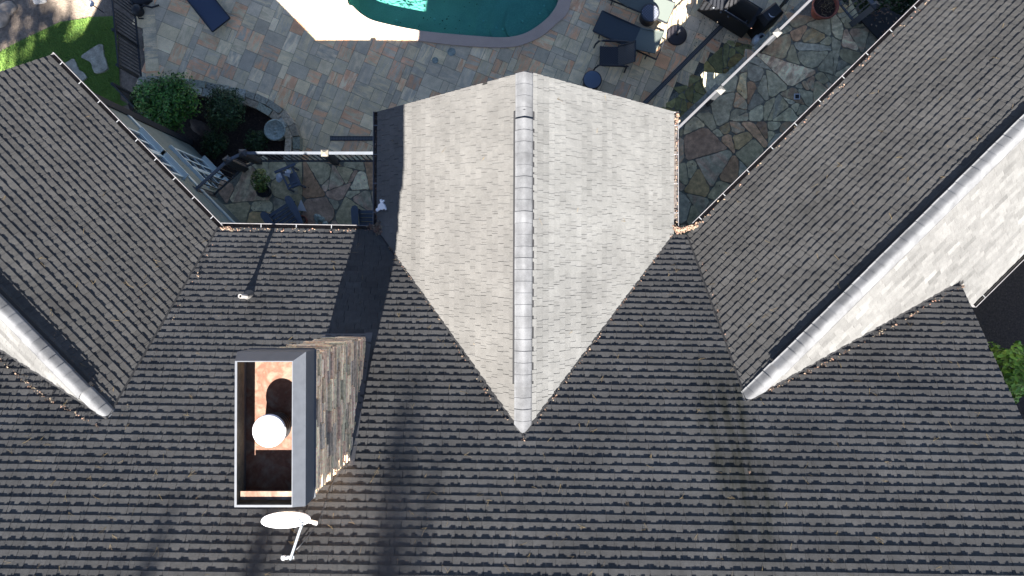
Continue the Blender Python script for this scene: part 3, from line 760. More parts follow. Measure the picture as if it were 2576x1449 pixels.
# border course beside the pool fence
bl0, bl1 = P(351, -40), P(369, 207); bd = (bl1 - bl0).normalized(); bs_ = Vector((-bd.y, bd.x, 0)); 
if bs_.x < 0: bs_ = -bs_
s = 0; L = (bl1 - bl0).length
while s < L:
    e = min(s + rg.choice((.38, .57)), L); A_ = rg.choices(PPAL, PW)[0]; B_ = rg.choices(PPAL, PW)[0]; o1 = rg.uniform(0, 40)
    q = [bl0 + bd * (s + .005) , bl0 + bd * (s + .005) + bs_ * .40, bl0 + bd * (e - .005) + bs_ * .40, bl0 + bd * (e - .005)]
    q = [Vector((a.x, a.y, .006)) for a in q]
    if (q[1] - q[0]).cross(q[2] - q[0]).z < 0: q = q[::-1]
    pv.face(q, A_, B_, [(o1, 0), (o1 + .4, 0), (o1 + .4, e - s), (o1, e - s)]); s = e
pvo = pv.build('patio', m_paver); pvo['kind'] = 'structure'
sheet_with_hole('patio_joints', [(p[0], p[1]) for p in patio_poly], shrunk, -.012, m_joint) if False else None
jt = MB(); jt.face([(p[0], p[1], -.02) for p in patio_poly])
# coping ring and basin
cpg = MB(); n = len(outer)
for i in range(n):
    k = (i + 1) % n
    a, b, c, d = outer[i], outer[k], inner[k], inner[i]; zc = .035
    up = lambda q, z: Vector((q.x, q.y, z))
    f = [up(a, zc), up(b, zc), up(c, zc), up(d, zc)]
    if (f[1] - f[0]).cross(f[2] - f[0]).z < 0: f = f[::-1]
    cpg.face(f, smooth=False); cpg.face([up(a, -.03), up(b, -.03), up(b, zc), up(a, zc)]); cpg.face([up(d, -.25), up(c, -.25), up(c, zc), up(d, zc)])
cpg.build('pool_coping', m_coping)['kind'] = 'structure'
bs = MB()
ic = sum(inner, Vector()) / n
fl_ = [ic + (q - ic) * .93 for q in inner]
for i in range(n):
    k = (i + 1) % n
    bs.face([up(inner[i], -.05), up(inner[k], -.05), up(inner[k], -.55), up(inner[i], -.55)]); bs.face([up(inner[i], -.55), up(inner[k], -.55), up(fl_[k], -.80), up(fl_[i], -.80)])
bs.face([up(q, -.80) for q in fl_])
sc_ = Z('C', 2200, 215, -.4)
for rad, zs in ((1.62, -.62), (1.15, -.47), (.70, -.32)):
    pl = [sc_ + Vector((math.cos(t) * rad, math.sin(t) * rad, 0)) for t in [2 * math.pi * k / 40 for k in range(40)]]
    c_in = [q if inside(q, [tuple(p[:2]) for p in inner]) else None for q in pl]
    cl = []
    for q in pl:
        if not inside(q, inner): 
            m0, m1 = 0, 1
            for _ in range(18):
                mm = (m0 + m1) / 2
                if inside(sc_.lerp(q, mm), inner): m0 = mm
                else: m1 = mm
            q = sc_.lerp(q, m0)
        cl.append(q)
    bs.prism(cl, -.80, zs)
bs.build('pool_basin', m_plaster)['kind'] = 'structure'
wt = MB(); wt.face([up(q, -.09) for q in inner]); wo_ = wt.build('pool_water', m_water); wo_['kind'] = 'structure'
for nm in (wo_,):
    if nm.data.polygons[0].normal.z < 0: nm.data.flip_normals()
# pool lights / return fittings on the basin floor and steps
spots = [(1017, 187), (1357, 177), (1803, 198), (1922, 254), (1982, 267), (2154, 197), (2312, 124), (2351, 56)]
lb = ['by the coping in the dark left end', 'just outside the sunlit patch of water', 'midway between the patch and the steps', 'left of the pair on the outer step', 'right of the pair on the outer step', 'on the innermost step', 'lower of the two by the right coping', 'upper of the two by the right coping']
first = None
def ray_z(k, x, y, z): return Z(k, x, y, z)
for i, (x, y) in enumerate(spots):
    zf = -.79
    for rad, zs in ((1.62, -.62), (1.15, -.47), (.70, -.32)):
        q = Z('C', x, y, zs)
        if (q.xy - sc_.xy).length < rad: zf = zs + .005
    q = Z('C', x, y, zf)
    if first is None:
        m_ = MB(); m_.lathe((0, 0, 0), [(.045, 0), (.045, .02), (.03, .035), (0, .04)], 14); first = m_.build('pool_fitting', m_light); o = first
    else: o = first.copy(); COL.objects.link(o)
    o.location = q; tag(o, 'small round white pool fitting ' + lb[i], 'pool fitting', 'round white fittings in the pool floor')
# lids in the pavers
for i, (x, y, r, l) in enumerate(((1513, 470, .125, 'larger round grey skimmer lid set in the pavers nearer the pool'), (1365, 547, .095, 'smaller round grey drain lid set in the pavers farther from the pool'))):
    q = Z('C', x, y, .004); m_ = MB()
    m_.lathe((0, 0, 0), [(r, -.01), (r, .012), (r * .92, .014), (r * .90, .008), (r * .3, .010), (0, .010)], 32)
    for t in range(5): a = t * 1.257; m_.box((math.cos(a) * r * .6 - .012, math.sin(a) * r * .6 - .012, .009), (math.cos(a) * r * .6 + .012, math.sin(a) * r * .6 + .012, .014))
    o = m_.build('drain_lid', m_conc); o.location = q; tag(o, l, 'drain lid')
sheet = [(p[0], p[1]) for p in patio_poly]
bm = bmesh.new()

# ---- Voronoi crazy paving
FPAL = [(.16, .165, .14), (.13, .135, .12), (.18, .175, .135), (.17, .12, .088), (.14, .105, .088), (.16, .125, .112), (.235, .235, .20), (.19, .155, .10), (.15, .15, .12), (.12, .128, .125)]
def crazy(region, z, a_lo, a_hi, seed, palw=None, thick=.03, joint=.007, tint=(1, 1, 1)):
    rg = random.Random(seed); xs = [q[0] for q in region]; ys = [q[1] for q in region]
    mb = MB(); th = rg.uniform(.2, 1.2); cx, cy = (min(xs) + max(xs)) / 2, (min(ys) + max(ys)) / 2; S = max(max(xs) - min(xs), max(ys) - min(ys)) * .8
    stack = [[(cx + S * math.cos(th + k * 1.5708), cy + S * math.sin(th + k * 1.5708)) for k in range(4)]]; done = []
    area = lambda q: abs(sum(q[i][0] * q[(i + 1) % len(q)][1] - q[(i + 1) % len(q)][0] * q[i][1] for i in range(len(q)))) / 2
    while stack:
        q = stack.pop(); A = area(q); lim = a_lo + (a_hi - a_lo) * rg.random() ** 1.8
        mx_, my_ = sum(v[0] for v in q) / len(q), sum(v[1] for v in q) / len(q)
        if A < 30 and not any(inside(v, region) for v in q + [(mx_, my_)]) and A < 4: continue
        if A < lim: done.append(q); continue
        L, d = max((math.hypot(u[0] - v[0], u[1] - v[1]), (u[0] - v[0], u[1] - v[1])) for u in q for v in q)
        ang_ = math.atan2(d[1], d[0]) + rg.gauss(0, .33); nx, ny = math.cos(ang_), math.sin(ang_); o = rg.uniform(-.17, .17) * L; dd = nx * mx_ + ny * my_ + o
        for a_, b_ in ((clip(q, nx, ny, dd), clip(q, -nx, -ny, -dd)),):
            for h in (a_, b_):
                if len(h) >= 3: stack.append(h)
    for q in done:
        mx_, my_ = sum(v[0] for v in q) / len(q), sum(v[1] for v in q) / len(q)
        if not inside((mx_, my_), region): continue
        out = []; n_ = len(q)
        for i in range(n_):                        # knock the corners off, roughen the edges
            p0, p1, p2 = q[i - 1], q[i], q[(i + 1) % n_]; c = min(.10, .30 * min(math.hypot(p1[0] - p0[0], p1[1] - p0[1]), math.hypot(p2[0] - p1[0], p2[1] - p1[1]))) * rg.uniform(.3, 1.2)
            def to(a, b, c):
                L = math.hypot(b[0] - a[0], b[1] - a[1]) or 1; return (a[0] + (b[0] - a[0]) * c / L, a[1] + (b[1] - a[1]) * c / L)
            e0, e1_ = to(p1, p0, c), to(p1, p2, c); out += [e0, e1_]
            L = math.hypot(p2[0] - e1_[0], p2[1] - e1_[1]); k = int(L / .11)
            for f in range(1, k):
                t = f / k; j = .009; out.append((e1_[0] + (p2[0] - e1_[0]) * t + rg.gauss(0, j), e1_[1] + (p2[1] - e1_[1]) * t + rg.gauss(0, j)))
        sh_ = []
        for x, y in out:
            dx, dy = mx_ - x, my_ - y; L = math.hypot(dx, dy) or 1; k = min(joint * 1.2 / L, .4); sh_.append((x + dx * k, y + dy * k))
        out = sh_; A_ = rg.choices(FPAL, palw)[0]; B_ = rg.choices(FPAL, palw)[0] if rg.random() < .6 else A_; k = rg.uniform(.85, 1.45)
        A_ = tuple(x * k * t for x, t in zip(A_, tint)); B_ = tuple(x * k * t for x, t in zip(B_, tint))
        th = rg.uniform(0, 3.14); o1, o2 = rg.uniform(0, 60), rg.uniform(0, 60); c, s = math.cos(th), math.sin(th); zt = z + rg.uniform(-.004, .004)
        uvf = lambda x, y: ((x - mx_) * c + (y - my_) * s + o1, -(x - mx_) * s + (y - my_) * c + o2)
        if sum(out[i][0] * out[(i + 1) % len(out)][1] - out[(i + 1) % len(out)][0] * out[i][1] for i in range(len(out))) < 0: out = out[::-1]
        ins = [(x + (mx_ - x) * .02, y + (my_ - y) * .02) for x, y in out]
        mb.face([(x, y, zt) for x, y in ins], A_, B_, [uvf(x, y) for x, y in ins]); m = len(out)
        for a in range(m):
            b = (a + 1) % m; mb.face([(*out[a], z - thick), (*out[b], z - thick), (*ins[b], zt), (*ins[a], zt)], tuple(x * .75 for x in A_), None, [uvf(*out[a]), uvf(*out[b]), uvf(*ins[b]), uvf(*ins[a])])
    return mb
# left terrace
tl = [P(*px('B', 560, 1030), ZD), P(*px('B', 860, 770), ZD), P(*px('B', 985, 705), ZD), P(*px('B', 1180, 712), ZD), P(952, 396, ZD), P(1010, 396, ZD)]
# feet of railing posts follow from their tops
ZRT = ZD + 1.10
post_l = [P(*px('B', 557, 1018), ZRT), P(*px('B', 845, 757), ZRT), P(*px('B', 975, 695), ZRT), P(*px('B', 1672, 700), ZRT)]
end_l = P(945, 385, ZRT)
dk = [(p.x, p.y) for p in post_l[:3]] + [(end_l.x, end_l.y + .0), (end_l.x + .4, end_l.y), (end_l.x + .4, My + .02), (post_l[0].x + 1.2, My + .02), (post_l[0].x - .15, post_l[0].y - .1)]
cen = Vector((sum(p[0] for p in dk) / len(dk), sum(p[1] for p in dk) / len(dk)))
dko = [tuple(cen + (Vector(p) - cen) * 1.025) for p in dk]
reg = dko
mb = crazy(reg, ZD, .07, 1.5, 21, palw=[6, 3, 5, 4, 2, 4, 3, 3, 3, 1])
tr = MB(); tr.prism(dko, 0, ZD - .02, c=(1, 1, 1)); tro = tr.build('terrace', m_mortar); tro['kind'] = 'structure'
o = mb.build('terrace_flagstones', m_flag); o['kind'] = 'structure'
# right terrace
rr0 = P(1706, 322, ZRT); rr1 = P(2045, -6, ZRT); rdir = (rr1 - rr0).normalized(); rsd = Vector((rdir.y, -rdir.x, 0))
if rsd.x < 0: rsd = -rsd
nE0, nE1 = P(2150, 32, ZD), P(2225, 112, ZD)
dr = [(rr0.x - rsd.x * .1 - rdir.x * 1.2, rr0.y - rsd.y * .1 - rdir.y * 1.2), (rr1.x + rdir.x * .3 - rsd.x * .1, rr1.y + rdir.y * .3 - rsd.y * .1)]
q1 = P(2105, -14, ZD)
dr += [(q1.x, q1.y), (nE0.x, nE0.y), (nE1.x, nE1.y), (nE1.x + .8, nE1.y - .8), (Re0.x + .4, Re0.y - .4), (Cxr - .3, Re0.y - .3), (Cxr - .3, rr0.y - 1.0)]
mb = crazy(dr, ZD, .05, 1.0, 22, palw=[4, 4, 2, 3, 2, 2, 2, 1.5, 4, 4])
tr = MB(); tr.prism(dr, 0, ZD - .02); tr.build('terrace', m_mortar)['kind'] = 'structure'
mb.build('terrace_flagstones', m_flag)['kind'] = 'structure'
# mossy flagstones on the lower level beside the right terrace
mb = crazy(flag2, .012, .06, .3, 23, palw=[3, 1, 6, 1, 1, 0, 1, 4, 5, 0], tint=(.52, .56, .38))
mb.build('mossy_flagstones', m_flag)['kind'] = 'structure'
jm = MB(); jm.prism([(p[0], p[1]) for p in flag2], -.03, -.008); jm.build('flagstone_bedding', m_mortar)['kind'] = 'structure'
# joint sand under the pavers
sheet_with_hole('patio_bedding', [(p[0], p[1]) for p in patio_poly], shrunk, -.012, m_joint)
# terrace coping stones along the right railing
cs = MB(); rg = random.Random(4); s = -1.0; Lr = (rr1 - rr0).length + .4
while s < Lr:
    e = s + rg.uniform(.3, .75); k = rg.uniform(.75, 1.2); c = rg.choice([(.15, .165, .165), (.17, .18, .16), (.15, .155, .14), (.10, .105, .11)]); c = tuple(x * k for x in c)
    a = rr0 + rdir * (s + .006) + rsd * .02; M = Matrix.Translation(Vector((a.x, a.y, 0))) @ Matrix.Rotation(math.atan2(rdir.y, rdir.x), 4, 'Z')
    o_y = rg.uniform(-.03, .03)
    cs.box((0, -.04, ZD - .08), (e - s - .012, .20 + o_y, ZD + rg.uniform(-.02, .01)), M, c) ; s = e
cs.build('terrace_edge_stones', m_wall)['kind'] = 'structure'
# lawn, mulch, gravel
lawn = [P(-700, 230), P(-40, 150), P(20, 118), P(80, 88), P(150, 55), P(235, 42), P(285, 40), P(296, 90), P(302, 250), P(322, 262), P(290, 272), P(240, 246), P(60, 420), P(-700, 420)]
lm = MB(); lm.face([(p.x, p.y, -.012) for p in lawn][::-1]); lo = lm.build('lawn', m_lawn); lo['kind'] = 'structure'
if lo.data.polygons[0].normal.z < 0: lo.data.flip_normals()
gb = MB(); rg = random.Random(8); lp = [tuple(p[:2]) for p in lawn]
stones = [[Z('A', x, y) for x, y in ((815, 570), (870, 520), (1005, 440), (1045, 470), (1050, 540), (1075, 620), (1095, 690), (1060, 725), (985, 750), (945, 720), (915, 640), (860, 600))],
          [Z('A', x, y) for x, y in ((635, 650), (690, 615), (740, 585), (775, 640), (800, 700), (850, 730), (880, 780), (850, 815), (800, 835), (720, 760), (660, 700))]]
nb = 0
while nb < 16000:
    u, v = rg.uniform(-40, 310), rg.uniform(30, 275); p = P(u, v)
    if v < 60 and rg.random() < .3: continue
    if not inside(p, lp): 
        continue
    if any(inside(p, st) for st in stones): continue
    t = rg.uniform(0, 6.28); w = .006; h = rg.uniform(.03, .08); lx, ly = math.cos(t), math.sin(t); k = rg.uniform(.6, 1.5); kk = 1 + rg.gauss(0, .12)
    b0 = Vector((p.x, p.y, -.012)); sidev = Vector((-ly, lx, 0)) * w
    tip = b0 + Vector((lx * h * rg.uniform(.3, 1.1), ly * h * rg.uniform(.3, 1.1), h))
    gb.face([b0 - sidev, b0 + sidev, tip], (k * kk, k, k)); nb += 1
tag(gb.build('grass', m_blade), kind='stuff')
for i, st in enumerate(stones):
    m_ = MB(); cx = sum(st, Vector()) / len(st); loc = Vector((cx.x, cx.y, 0)); st = smooth_path(st, 3, True)
    rg2 = random.Random(i); st = [q + Vector((rg2.uniform(-.012, .012), rg2.uniform(-.012, .012), 0)) for q in st]
    ins = [q + (cx - q) * .05 for q in st]; n_ = len(st)
    m_.face([(q.x, q.y, .035) for q in ins]); 
    for a in range(n_): b = (a + 1) % n_; m_.face([(st[a].x, st[a].y, -.04), (st[b].x, st[b].y, -.04), (ins[b].x, ins[b].y, .035), (ins[a].x, ins[a].y, .035)])
    o = m_.build('stepping_stone', m_step, loc=tuple(loc))
    tag(o, ['larger stepping stone in the grass beside the black fence', 'smaller stepping stone in the grass touching the roof edge'][i], 'stepping stone', 'flat stepping stones in the lawn')
mu = MB(); bp = bed_c + [P(640, 560), P(400, 380), P(345, 330), P(322, 262), P(345, 235)]
mu.face([(p.x, p.y, .02) for p in bp]); mo = mu.build('mulch_bed', m_mulch); mo['kind'] = 'structure'
if mo.data.polygons[0].normal.z < 0: mo.data.flip_normals()
mu = MB(); mu.prism([(Mrake - .1, -14), (26, -14), (26, 4), (Mrake - .1, 1.8)], -.03, .012); mu.build('side_yard', m_mulch)['kind'] = 'structure'
# loose litter on the mulch
lt = MB(); rg = random.Random(18)
for _ in range(900):
    if rg.random() < .55: p = P(rg.uniform(420, 760), rg.uniform(230, 430)); okk = inside(p, [tuple(q[:2]) for q in bp])
    else: p = Vector((rg.uniform(9.6, 16), rg.uniform(-8, 1.5), 0)); okk = True
    if not okk: continue
    t = rg.uniform(0, 6.28); a = Vector((math.cos(t), math.sin(t), 0)) * rg.uniform(.02, .05); b = Vector((-math.sin(t), math.cos(t), 0)) * rg.uniform(.01, .02); c = Vector((p.x, p.y, .03)); k = rg.uniform(.12, .5)
    lt.face([c - a, c - b + Vector((0, 0, .01)), c + a, c + b], (k, k * .9, k * .85))
tag(lt.build('leaf_litter', m_dry), kind='stuff')

# curved garden wall of two stone rows
path = smooth_path([Z('B', *b) for b in ((110, 130), (330, 125), (560, 150), (780, 190), (1000, 235), (1180, 300), (1330, 410), (1405, 520), (1425, 620), (1415, 740), (1400, 900))], 10)
gw = thing('garden_wall', 'low curved double row stone wall edging the dark planting bed', 'garden wall', (path[50].x, path[50].y, 0))
cum = [0]
for a, b in zip(path, path[1:]): cum.append(cum[-1] + (b - a).length)
def along(s):
    for i in range(len(cum) - 1):
        if cum[i + 1] >= s: t = (s - cum[i]) / (cum[i + 1] - cum[i] or 1); return path[i].lerp(path[i + 1], t), (path[i + 1] - path[i]).normalized()
    return path[-1], (path[-1] - path[-2]).normalized()
m_ = MB(); rg = random.Random(9)
for row, (o0, o1, zt_) in enumerate(((-.22, -.01, .30), (.01, .21, .27))):
    s = rg.random() * .1
    while s < cum[-1] - .1:
        e = min(s + rg.uniform(.22, .5), cum[-1]); g_ = .012; ring = []
        (pa, da), (pb, db) = along(s + g_), along(e - g_)
        na, nb_ = Vector((-da.y, da.x, 0)), Vector((-db.y, db.x, 0)); j = lambda: rg.uniform(-.018, .018)
        k = rg.uniform(.75, 1.25); c = rg.choice([(.24, .235, .20), (.20, .205, .19), (.26, .22, .17), (.17, .18, .15)]); c = tuple(x * k for x in c); zz = zt_ + rg.uniform(-.02, .02)
        q = [pa + na * (o0 + j()), pb + nb_ * (o0 + j()), pb + nb_ * (o1 + j()), pa + na * (o1 + j())]
        m_.prism([(a.x, a.y) for a in q], -.03, zz, c); s = e
local_ = m_.build('stone_row', m_wall, gw)

# ------------------------------------------------------------------ railings and fences
BAL = MB(); BAL.box((-.008, -.008, 0), (.008, .008, 1)); 
def railing(label, pts, foot_z, h, posts, m_r, m_p, cat='railing', name='deck_railing', gap=.13, top=(.09, .045), cap=True, skip_start=0, bot=.10, post_w=.11, group=None, balm=None):
    a0 = pts[0]; t = thing(name, label, cat, (a0[0], a0[1], foot_z), 0, group)
    tp = [Vector((p[0] - a0[0], p[1] - a0[1], 0)) for p in pts]
    m_ = MB(); m2 = MB()
    for a, b in zip(tp, tp[1:]):
        m_.bar(a + Vector((0, 0, h)), b + Vector((0, 0, h)), top[0], top[1]); m2.bar(a + Vector((0, 0, bot)), b + Vector((0, 0, bot)), .045, .04)
    local(m_, 'top_rail', m_r, t); local(m2, 'bottom_rail', balm or m_p, t)
    bme = None; nb = 0
    for a, b in zip(tp, tp[1:]):
        L = (b - a).length; n = max(1, int(L / gap))
        for k in range(1, n):
            if nb >= 98: break
            q = a.lerp(b, k / n)
            if bme is None:
                m3 = MB(); m3.box((-.011, -.011, bot), (.011, .011, h - .02)); bo = local(m3, 'baluster', balm or m_p, t); bme = bo
            else: bo = bme.copy(); COL.objects.link(bo); bo.parent = t
            bo.location = q; bo.rotation_euler = (0, 0, math.atan2((b - a).y, (b - a).x)); nb += 1
    for (px_, rz, mt) in posts:
        q = Vector((px_[0] - a0[0], px_[1] - a0[1], 0)); w = post_w / 2
        m4 = MB(); m4.box((-w, -w, 0), (w, w, h + .03)); po = local(m4, 'post', m_p, t); po.location = q; po.rotation_euler = (0, 0, rz)
        if cap:
            m5 = MB(); m5.box((-w - .015, -w - .015, h + .03), (w + .015, w + .015, h + .05)); m5.box((-w - .01, -w - .01, h + .055), (w + .01, w + .01, h + .10), top=.25); pc = m5.build('post_cap', mt); pc.parent = po
    return t
LB = [tuple(p[:2]) for p in post_l]; LE = (end_l.x + .25, end_l.y)
def ang2(a, b): return math.atan2(b[1] - a[1], b[0] - a[0])
RH = 1.08
railing('slate grey terrace railing running from the left wing wall to the middle gable', [LB[0], LB[1], LB[2], LE], ZD, RH,
        [(LB[0], ang2(LB[0], LB[1]), m_postd), (LB[1], ang2(LB[0], LB[2]), m_postd), (LB[2], 0, m_postd), (LB[3], 0, mat('tan_cap', (.15, .135, .105), .7))], m_rail, m_postd, post_w=.15, top=(.07, .045))
railing('long pale topped terrace railing running diagonally up to the red flowerpot', [tuple((rr0 - rdir * 1.6).xy), tuple(rr1.xy)], ZD, RH,
        [(P(*px('D', 1950, 300), ZRT).xy, math.atan2(rdir.y, rdir.x), mat('pale_cap', (.12, .115, .105), .7)), (P(*px('D', 1438, 820), ZRT).xy, math.atan2(rdir.y, rdir.x), mat('pale_cap', (.12, .115, .105), .7))], mat('pale_rail', (.085, .085, .09), .5), m_postd, post_w=.14, top=(.06, .04), gap=.16)
npb = P(2145, 59, ZD); npt = P(2040, -70, ZD)
railing('dark terrace railing behind the red flowerpot with one wide leaning looking post', [tuple(npb.xy), tuple(npt.xy)], ZD, RH, [(npb.xy, ang2(npb, npt), m_postd)], m_rail, m_rail, post_w=.15)
# pool fences
fb = [P(330, -30), P(347, 55), P(361, 206)]
fbx = [tuple(p.xy) for p in fb]
h_f = 1.3
railing('tall black metal pool fence between the lawn and the paved patio', fbx, 0, h_f, [(fbx[0], 0, m_black), (P(348, 117).xy, 0, m_black), (P(358, 200).xy, 0, m_black)], m_black, m_black, 'fence', 'metal_fence', .105, (.04, .04), False, bot=.12, post_w=.07)
f2a = Z('A', 1130, 845, h_f); f2b = Z('A', 1345, 1075, h_f)
railing('short black metal fence panel meeting the big round bush', [tuple(f2a.xy), tuple(f2b.xy)], 0, h_f, [(f2a.xy, .4, m_black), (f2b.xy, .4, m_black)], m_black, m_black, 'fence', 'metal_fence', .105, (.04, .04), False, bot=.12, post_w=.07)
f3a, f3b = P(*px('D', 1960, 290)), P(*px('D', 2230, 20))
railing('black metal fence in the dark corner beyond the covered grill', [tuple((f3a + Vector((-.3, .3, 0))).xy), tuple((f3b + Vector((-.1, .9, 0))).xy)], 0, h_f, [], m_black, m_black, 'fence', 'metal_fence', .105, (.04, .04), False, bot=.12, post_w=.07)

# ------------------------------------------------------------------ patio furniture
def lounger(loc, rz, label, recl=.42, m1=m_sling, m2=None, grp='sling sun loungers on the patio'):
    t = thing('sun_lounger', label, 'sun lounger', loc, rz, grp); m2 = m2 or m1
    L, W, h = 2.05, .66, .34; hinge = 1.25
    f = MB()
    for y in (-W / 2, W / 2): f.bar((0, y, h), (L, y, h), .035, .04); 
    for x in (0, L, hinge): f.bar((x, -W / 2, h - .01), (x, W / 2, h - .01), .035, .035)
    local(f, 'frame', m_black, t)
    for x in (.22, L - .3):
        for y in (-W / 2 + .02, W / 2 - .02):
            l = MB(); l.bar((x, y, 0), (x, y, h - .02), .035, .035); local(l, 'leg', m_black, t)
    s = MB(); n = 10
    for k in range(n):
        a, b = hinge * k / n, hinge * (k + 1) / n; z0 = h + .02 - .03 * math.sin(math.pi * k / n); z1 = h + .02 - .03 * math.sin(math.pi * (k + 1) / n)
        s.face([(a, -W / 2 - .005, z0), (b, -W / 2 - .005, z1), (b, W / 2 + .005, z1), (a, W / 2 + .005, z0)], smooth=True)
        s.face([(a, -W / 2 - .005, z0 - .012), (a, W / 2 + .005, z0 - .012), (b, W / 2 + .005, z1 - .012), (b, -W / 2 - .005, z1 - .012)])
    local(s, 'seat', m1, t)
    bl = .76; ca_, sa_ = math.cos(recl), math.sin(recl); b = MB()
    p0 = Vector((hinge, 0, h + .02)); d = Vector((ca_, 0, sa_)); nn = Vector((-sa_, 0, ca_))
    for k in range(8):
        u0, u1 = bl * k / 8, bl * (k + 1) / 8; g0, g1 = -.02 * math.sin(math.pi * k / 8), -.02 * math.sin(math.pi * (k + 1) / 8)
        A = [p0 + d * u0 + nn * g0, p0 + d * u1 + nn * g1]; Y = Vector((0, W / 2, 0))
        b.face([A[0] - Y, A[1] - Y, A[1] + Y, A[0] + Y], smooth=True); b.face([A[0] - Y - nn * .01, A[0] + Y - nn * .01, A[1] + Y - nn * .01, A[1] - Y - nn * .01])
    for y in (-W / 2, W / 2): b.bar(p0 + Vector((0, y, 0)), p0 + d * bl + Vector((0, y, 0)), .03, .03)
    b.bar(p0 + d * bl + Vector((0, -W / 2, 0)), p0 + d * bl + Vector((0, W / 2, 0)), .03, .03)
    local(b, 'backrest', m2, t)
    k_ = MB(); e = p0 + d * bl * .65
    for y in (-W / 2 + .06, W / 2 - .06): k_.bar((e.x, y, e.z - .02), (e.x + .12, y, h), .02, .02)
    local(k_, 'back_support', m_black, t)
    return t
a = P(*px('D', 325, 190), .34); b = P(*px('D', 880, 440), .34)
lounger((a.x, a.y, 0), ang2(a, b), 'dark sling sun lounger with its pale raised backrest, beside the dark wicker armchair', .5, m_sling, m_slingl)
a = P(*px('A', 2225, 250), .34); b = P(*px('A', 1900, -160), .34)
lounger((a.x, a.y, 0), ang2(a, b), 'dark blue sun lounger cut off by the top edge at the upper left', .25, mat('navy_sling', (.035, .05, .085), .7, noise=[(120, .85, 1.15, 2)]))
a = P(*px('D', 990, 120), .34); b = P(*px('D', 640, -230), .34)
lounger((a.x, a.y, 0), ang2(a, P(*px('D', 560, -60), .34)), 'pale green sun lounger in the sunlit strip at the top edge', .4, m_slingl)

def drum(loc, r, h, label, mtop, weave=False):
    t = thing('side_table', label, 'side table', loc, 0, 'low round drum side tables'); 
    m_ = MB(); m_.lathe((0, 0, 0), [(r * .82, 0), (r * .86, .02), (r * .78, h * .45), (r * .95, h - .04), (r, h - .02), (r, h), (r * .9, h + .004)], 40); local(m_, 'drum', m_wick, t)
    m_ = MB()
    if weave:
        n = 14; 
        for i in range(n):
            for j in range(n):
                x0, y0 = -r + 2 * r * i / n, -r + 2 * r * j / n; x1, y1 = x0 + 2 * r / n * .8, y0 + 2 * r / n * .8
                if max(math.hypot(x, y) for x in (x0, x1) for y in (y0, y1)) > r * .9: continue
                k = 1.5 if (i + j) % 2 else .8; m_.box((x0, y0, h), (x1, y1, h + .008 + .004 * ((i + j) % 2)), c=(k, k, k))
        m_.lathe((0, 0, h - .003), [(r * .95, 0), (0, 0.002)], 32, c=(.5, .5, .5))
        local(m_, 'woven_top', mat('woven_top', (.12, .13, .16), .6, tone=True), t)
    else:
        m_.lathe((0, 0, h), [(r * .9, 0), (r * .9, .012), (r * .88, .014), (0, .014)], 40); local(m_, 'glass_top', mtop, t)
    return t
q = P(*px('D', 277, 722), .45); drum((q.x, q.y, 0), .28, .45, 'round black side table with plain blue glass top touching the gable edge', m_ltop)
q = P(*px('D', 800, 115), .45); drum((q.x, q.y, 0), .28, .45, 'round side table with a woven grey top at the end of the sunlit strip', m_ltop, True)

# wicker armchair
c0 = P(*px('D', 430, 505), .4); t = thing('wicker_armchair', 'dark wicker armchair with curved arms beside the sling lounger', 'armchair', (c0.x, c0.y, 0), R(178))
def weave(mb, f, nu, nv, c0_=.7, c1=1.5):      # basket weave: f(u, v) -> point
    for i in range(nu):
        for j in range(nv):
            k = c1 if (i + j) % 2 else c0_; q = [f(i / nu, j / nv), f((i + 1) / nu, j / nv), f((i + 1) / nu, (j + 1) / nv), f(i / nu, (j + 1) / nv)]
            n_ = (q[1] - q[0]).cross(q[3] - q[0]); 
            mb.face(q if n_.z > 0 else q[::-1], (k, k, k))
s = MB(); weave(s, lambda u, v: Vector((-.30 + .58 * (1 - u) , -.28 + .56 * v, .40 - .03 * math.sin(math.pi * u))), 16, 16); s.box((-.30, -.28, .33), (.28, .28, .365), c=(.6, .6, .6)); local(s, 'seat', m_wick, t)
s = MB(); weave(s, lambda u, v: Vector((-.26 - .42 * u, -.28 + .56 * v, .40 + .46 * u + .03 * math.sin(math.pi * v))), 16, 16); s.bar((-.68, -.3, .87), (-.68, .3, .87), .04, .04); s.bar((-.26, -.29, .40), (-.68, -.29, .86), .04, .04); s.bar((-.26, .29, .40), (-.68, .29, .86), .04, .04); local(s, 'backrest', m_wick, t)
for y in (-.36, .36):
    s = MB(); s.tube([(.42, y, .03), (.40, y, .35), (.34, y, .56), (.22, y, .62), (-.1, y, .62), (-.42, y, .60), (-.55, y, .58)], [.022, .024, .03, .034, .034, .03, .024], 10); local(s, 'armrest', m_wick, t)
    s = MB(); s.bar((-.52, y * .95, 0), (-.50, y * .95, .6), .04, .04); local(s, 'leg', m_wick, t)
# umbrella base
q = P(*px('D', 1042, 315), .04); t = thing('umbrella_base', 'flat round dark umbrella base with a short upright tube', 'umbrella base', (q.x, q.y, 0))
s = MB(); s.lathe((0, 0, 0), [(.31, 0), (.31, .025), (.28, .045), (.10, .06), (.06, .075), (0, .075)], 44); local(s, 'base_plate', mat('dark_cast_base', (.03, .026, .03), .5), t)
s = MB(); s.tube([(0, 0, .06), (0, 0, .42)], .026, 12); s.bar((0, 0, .3), (.06, 0, .3), .02, .02); local(s, 'stem', m_black, t)
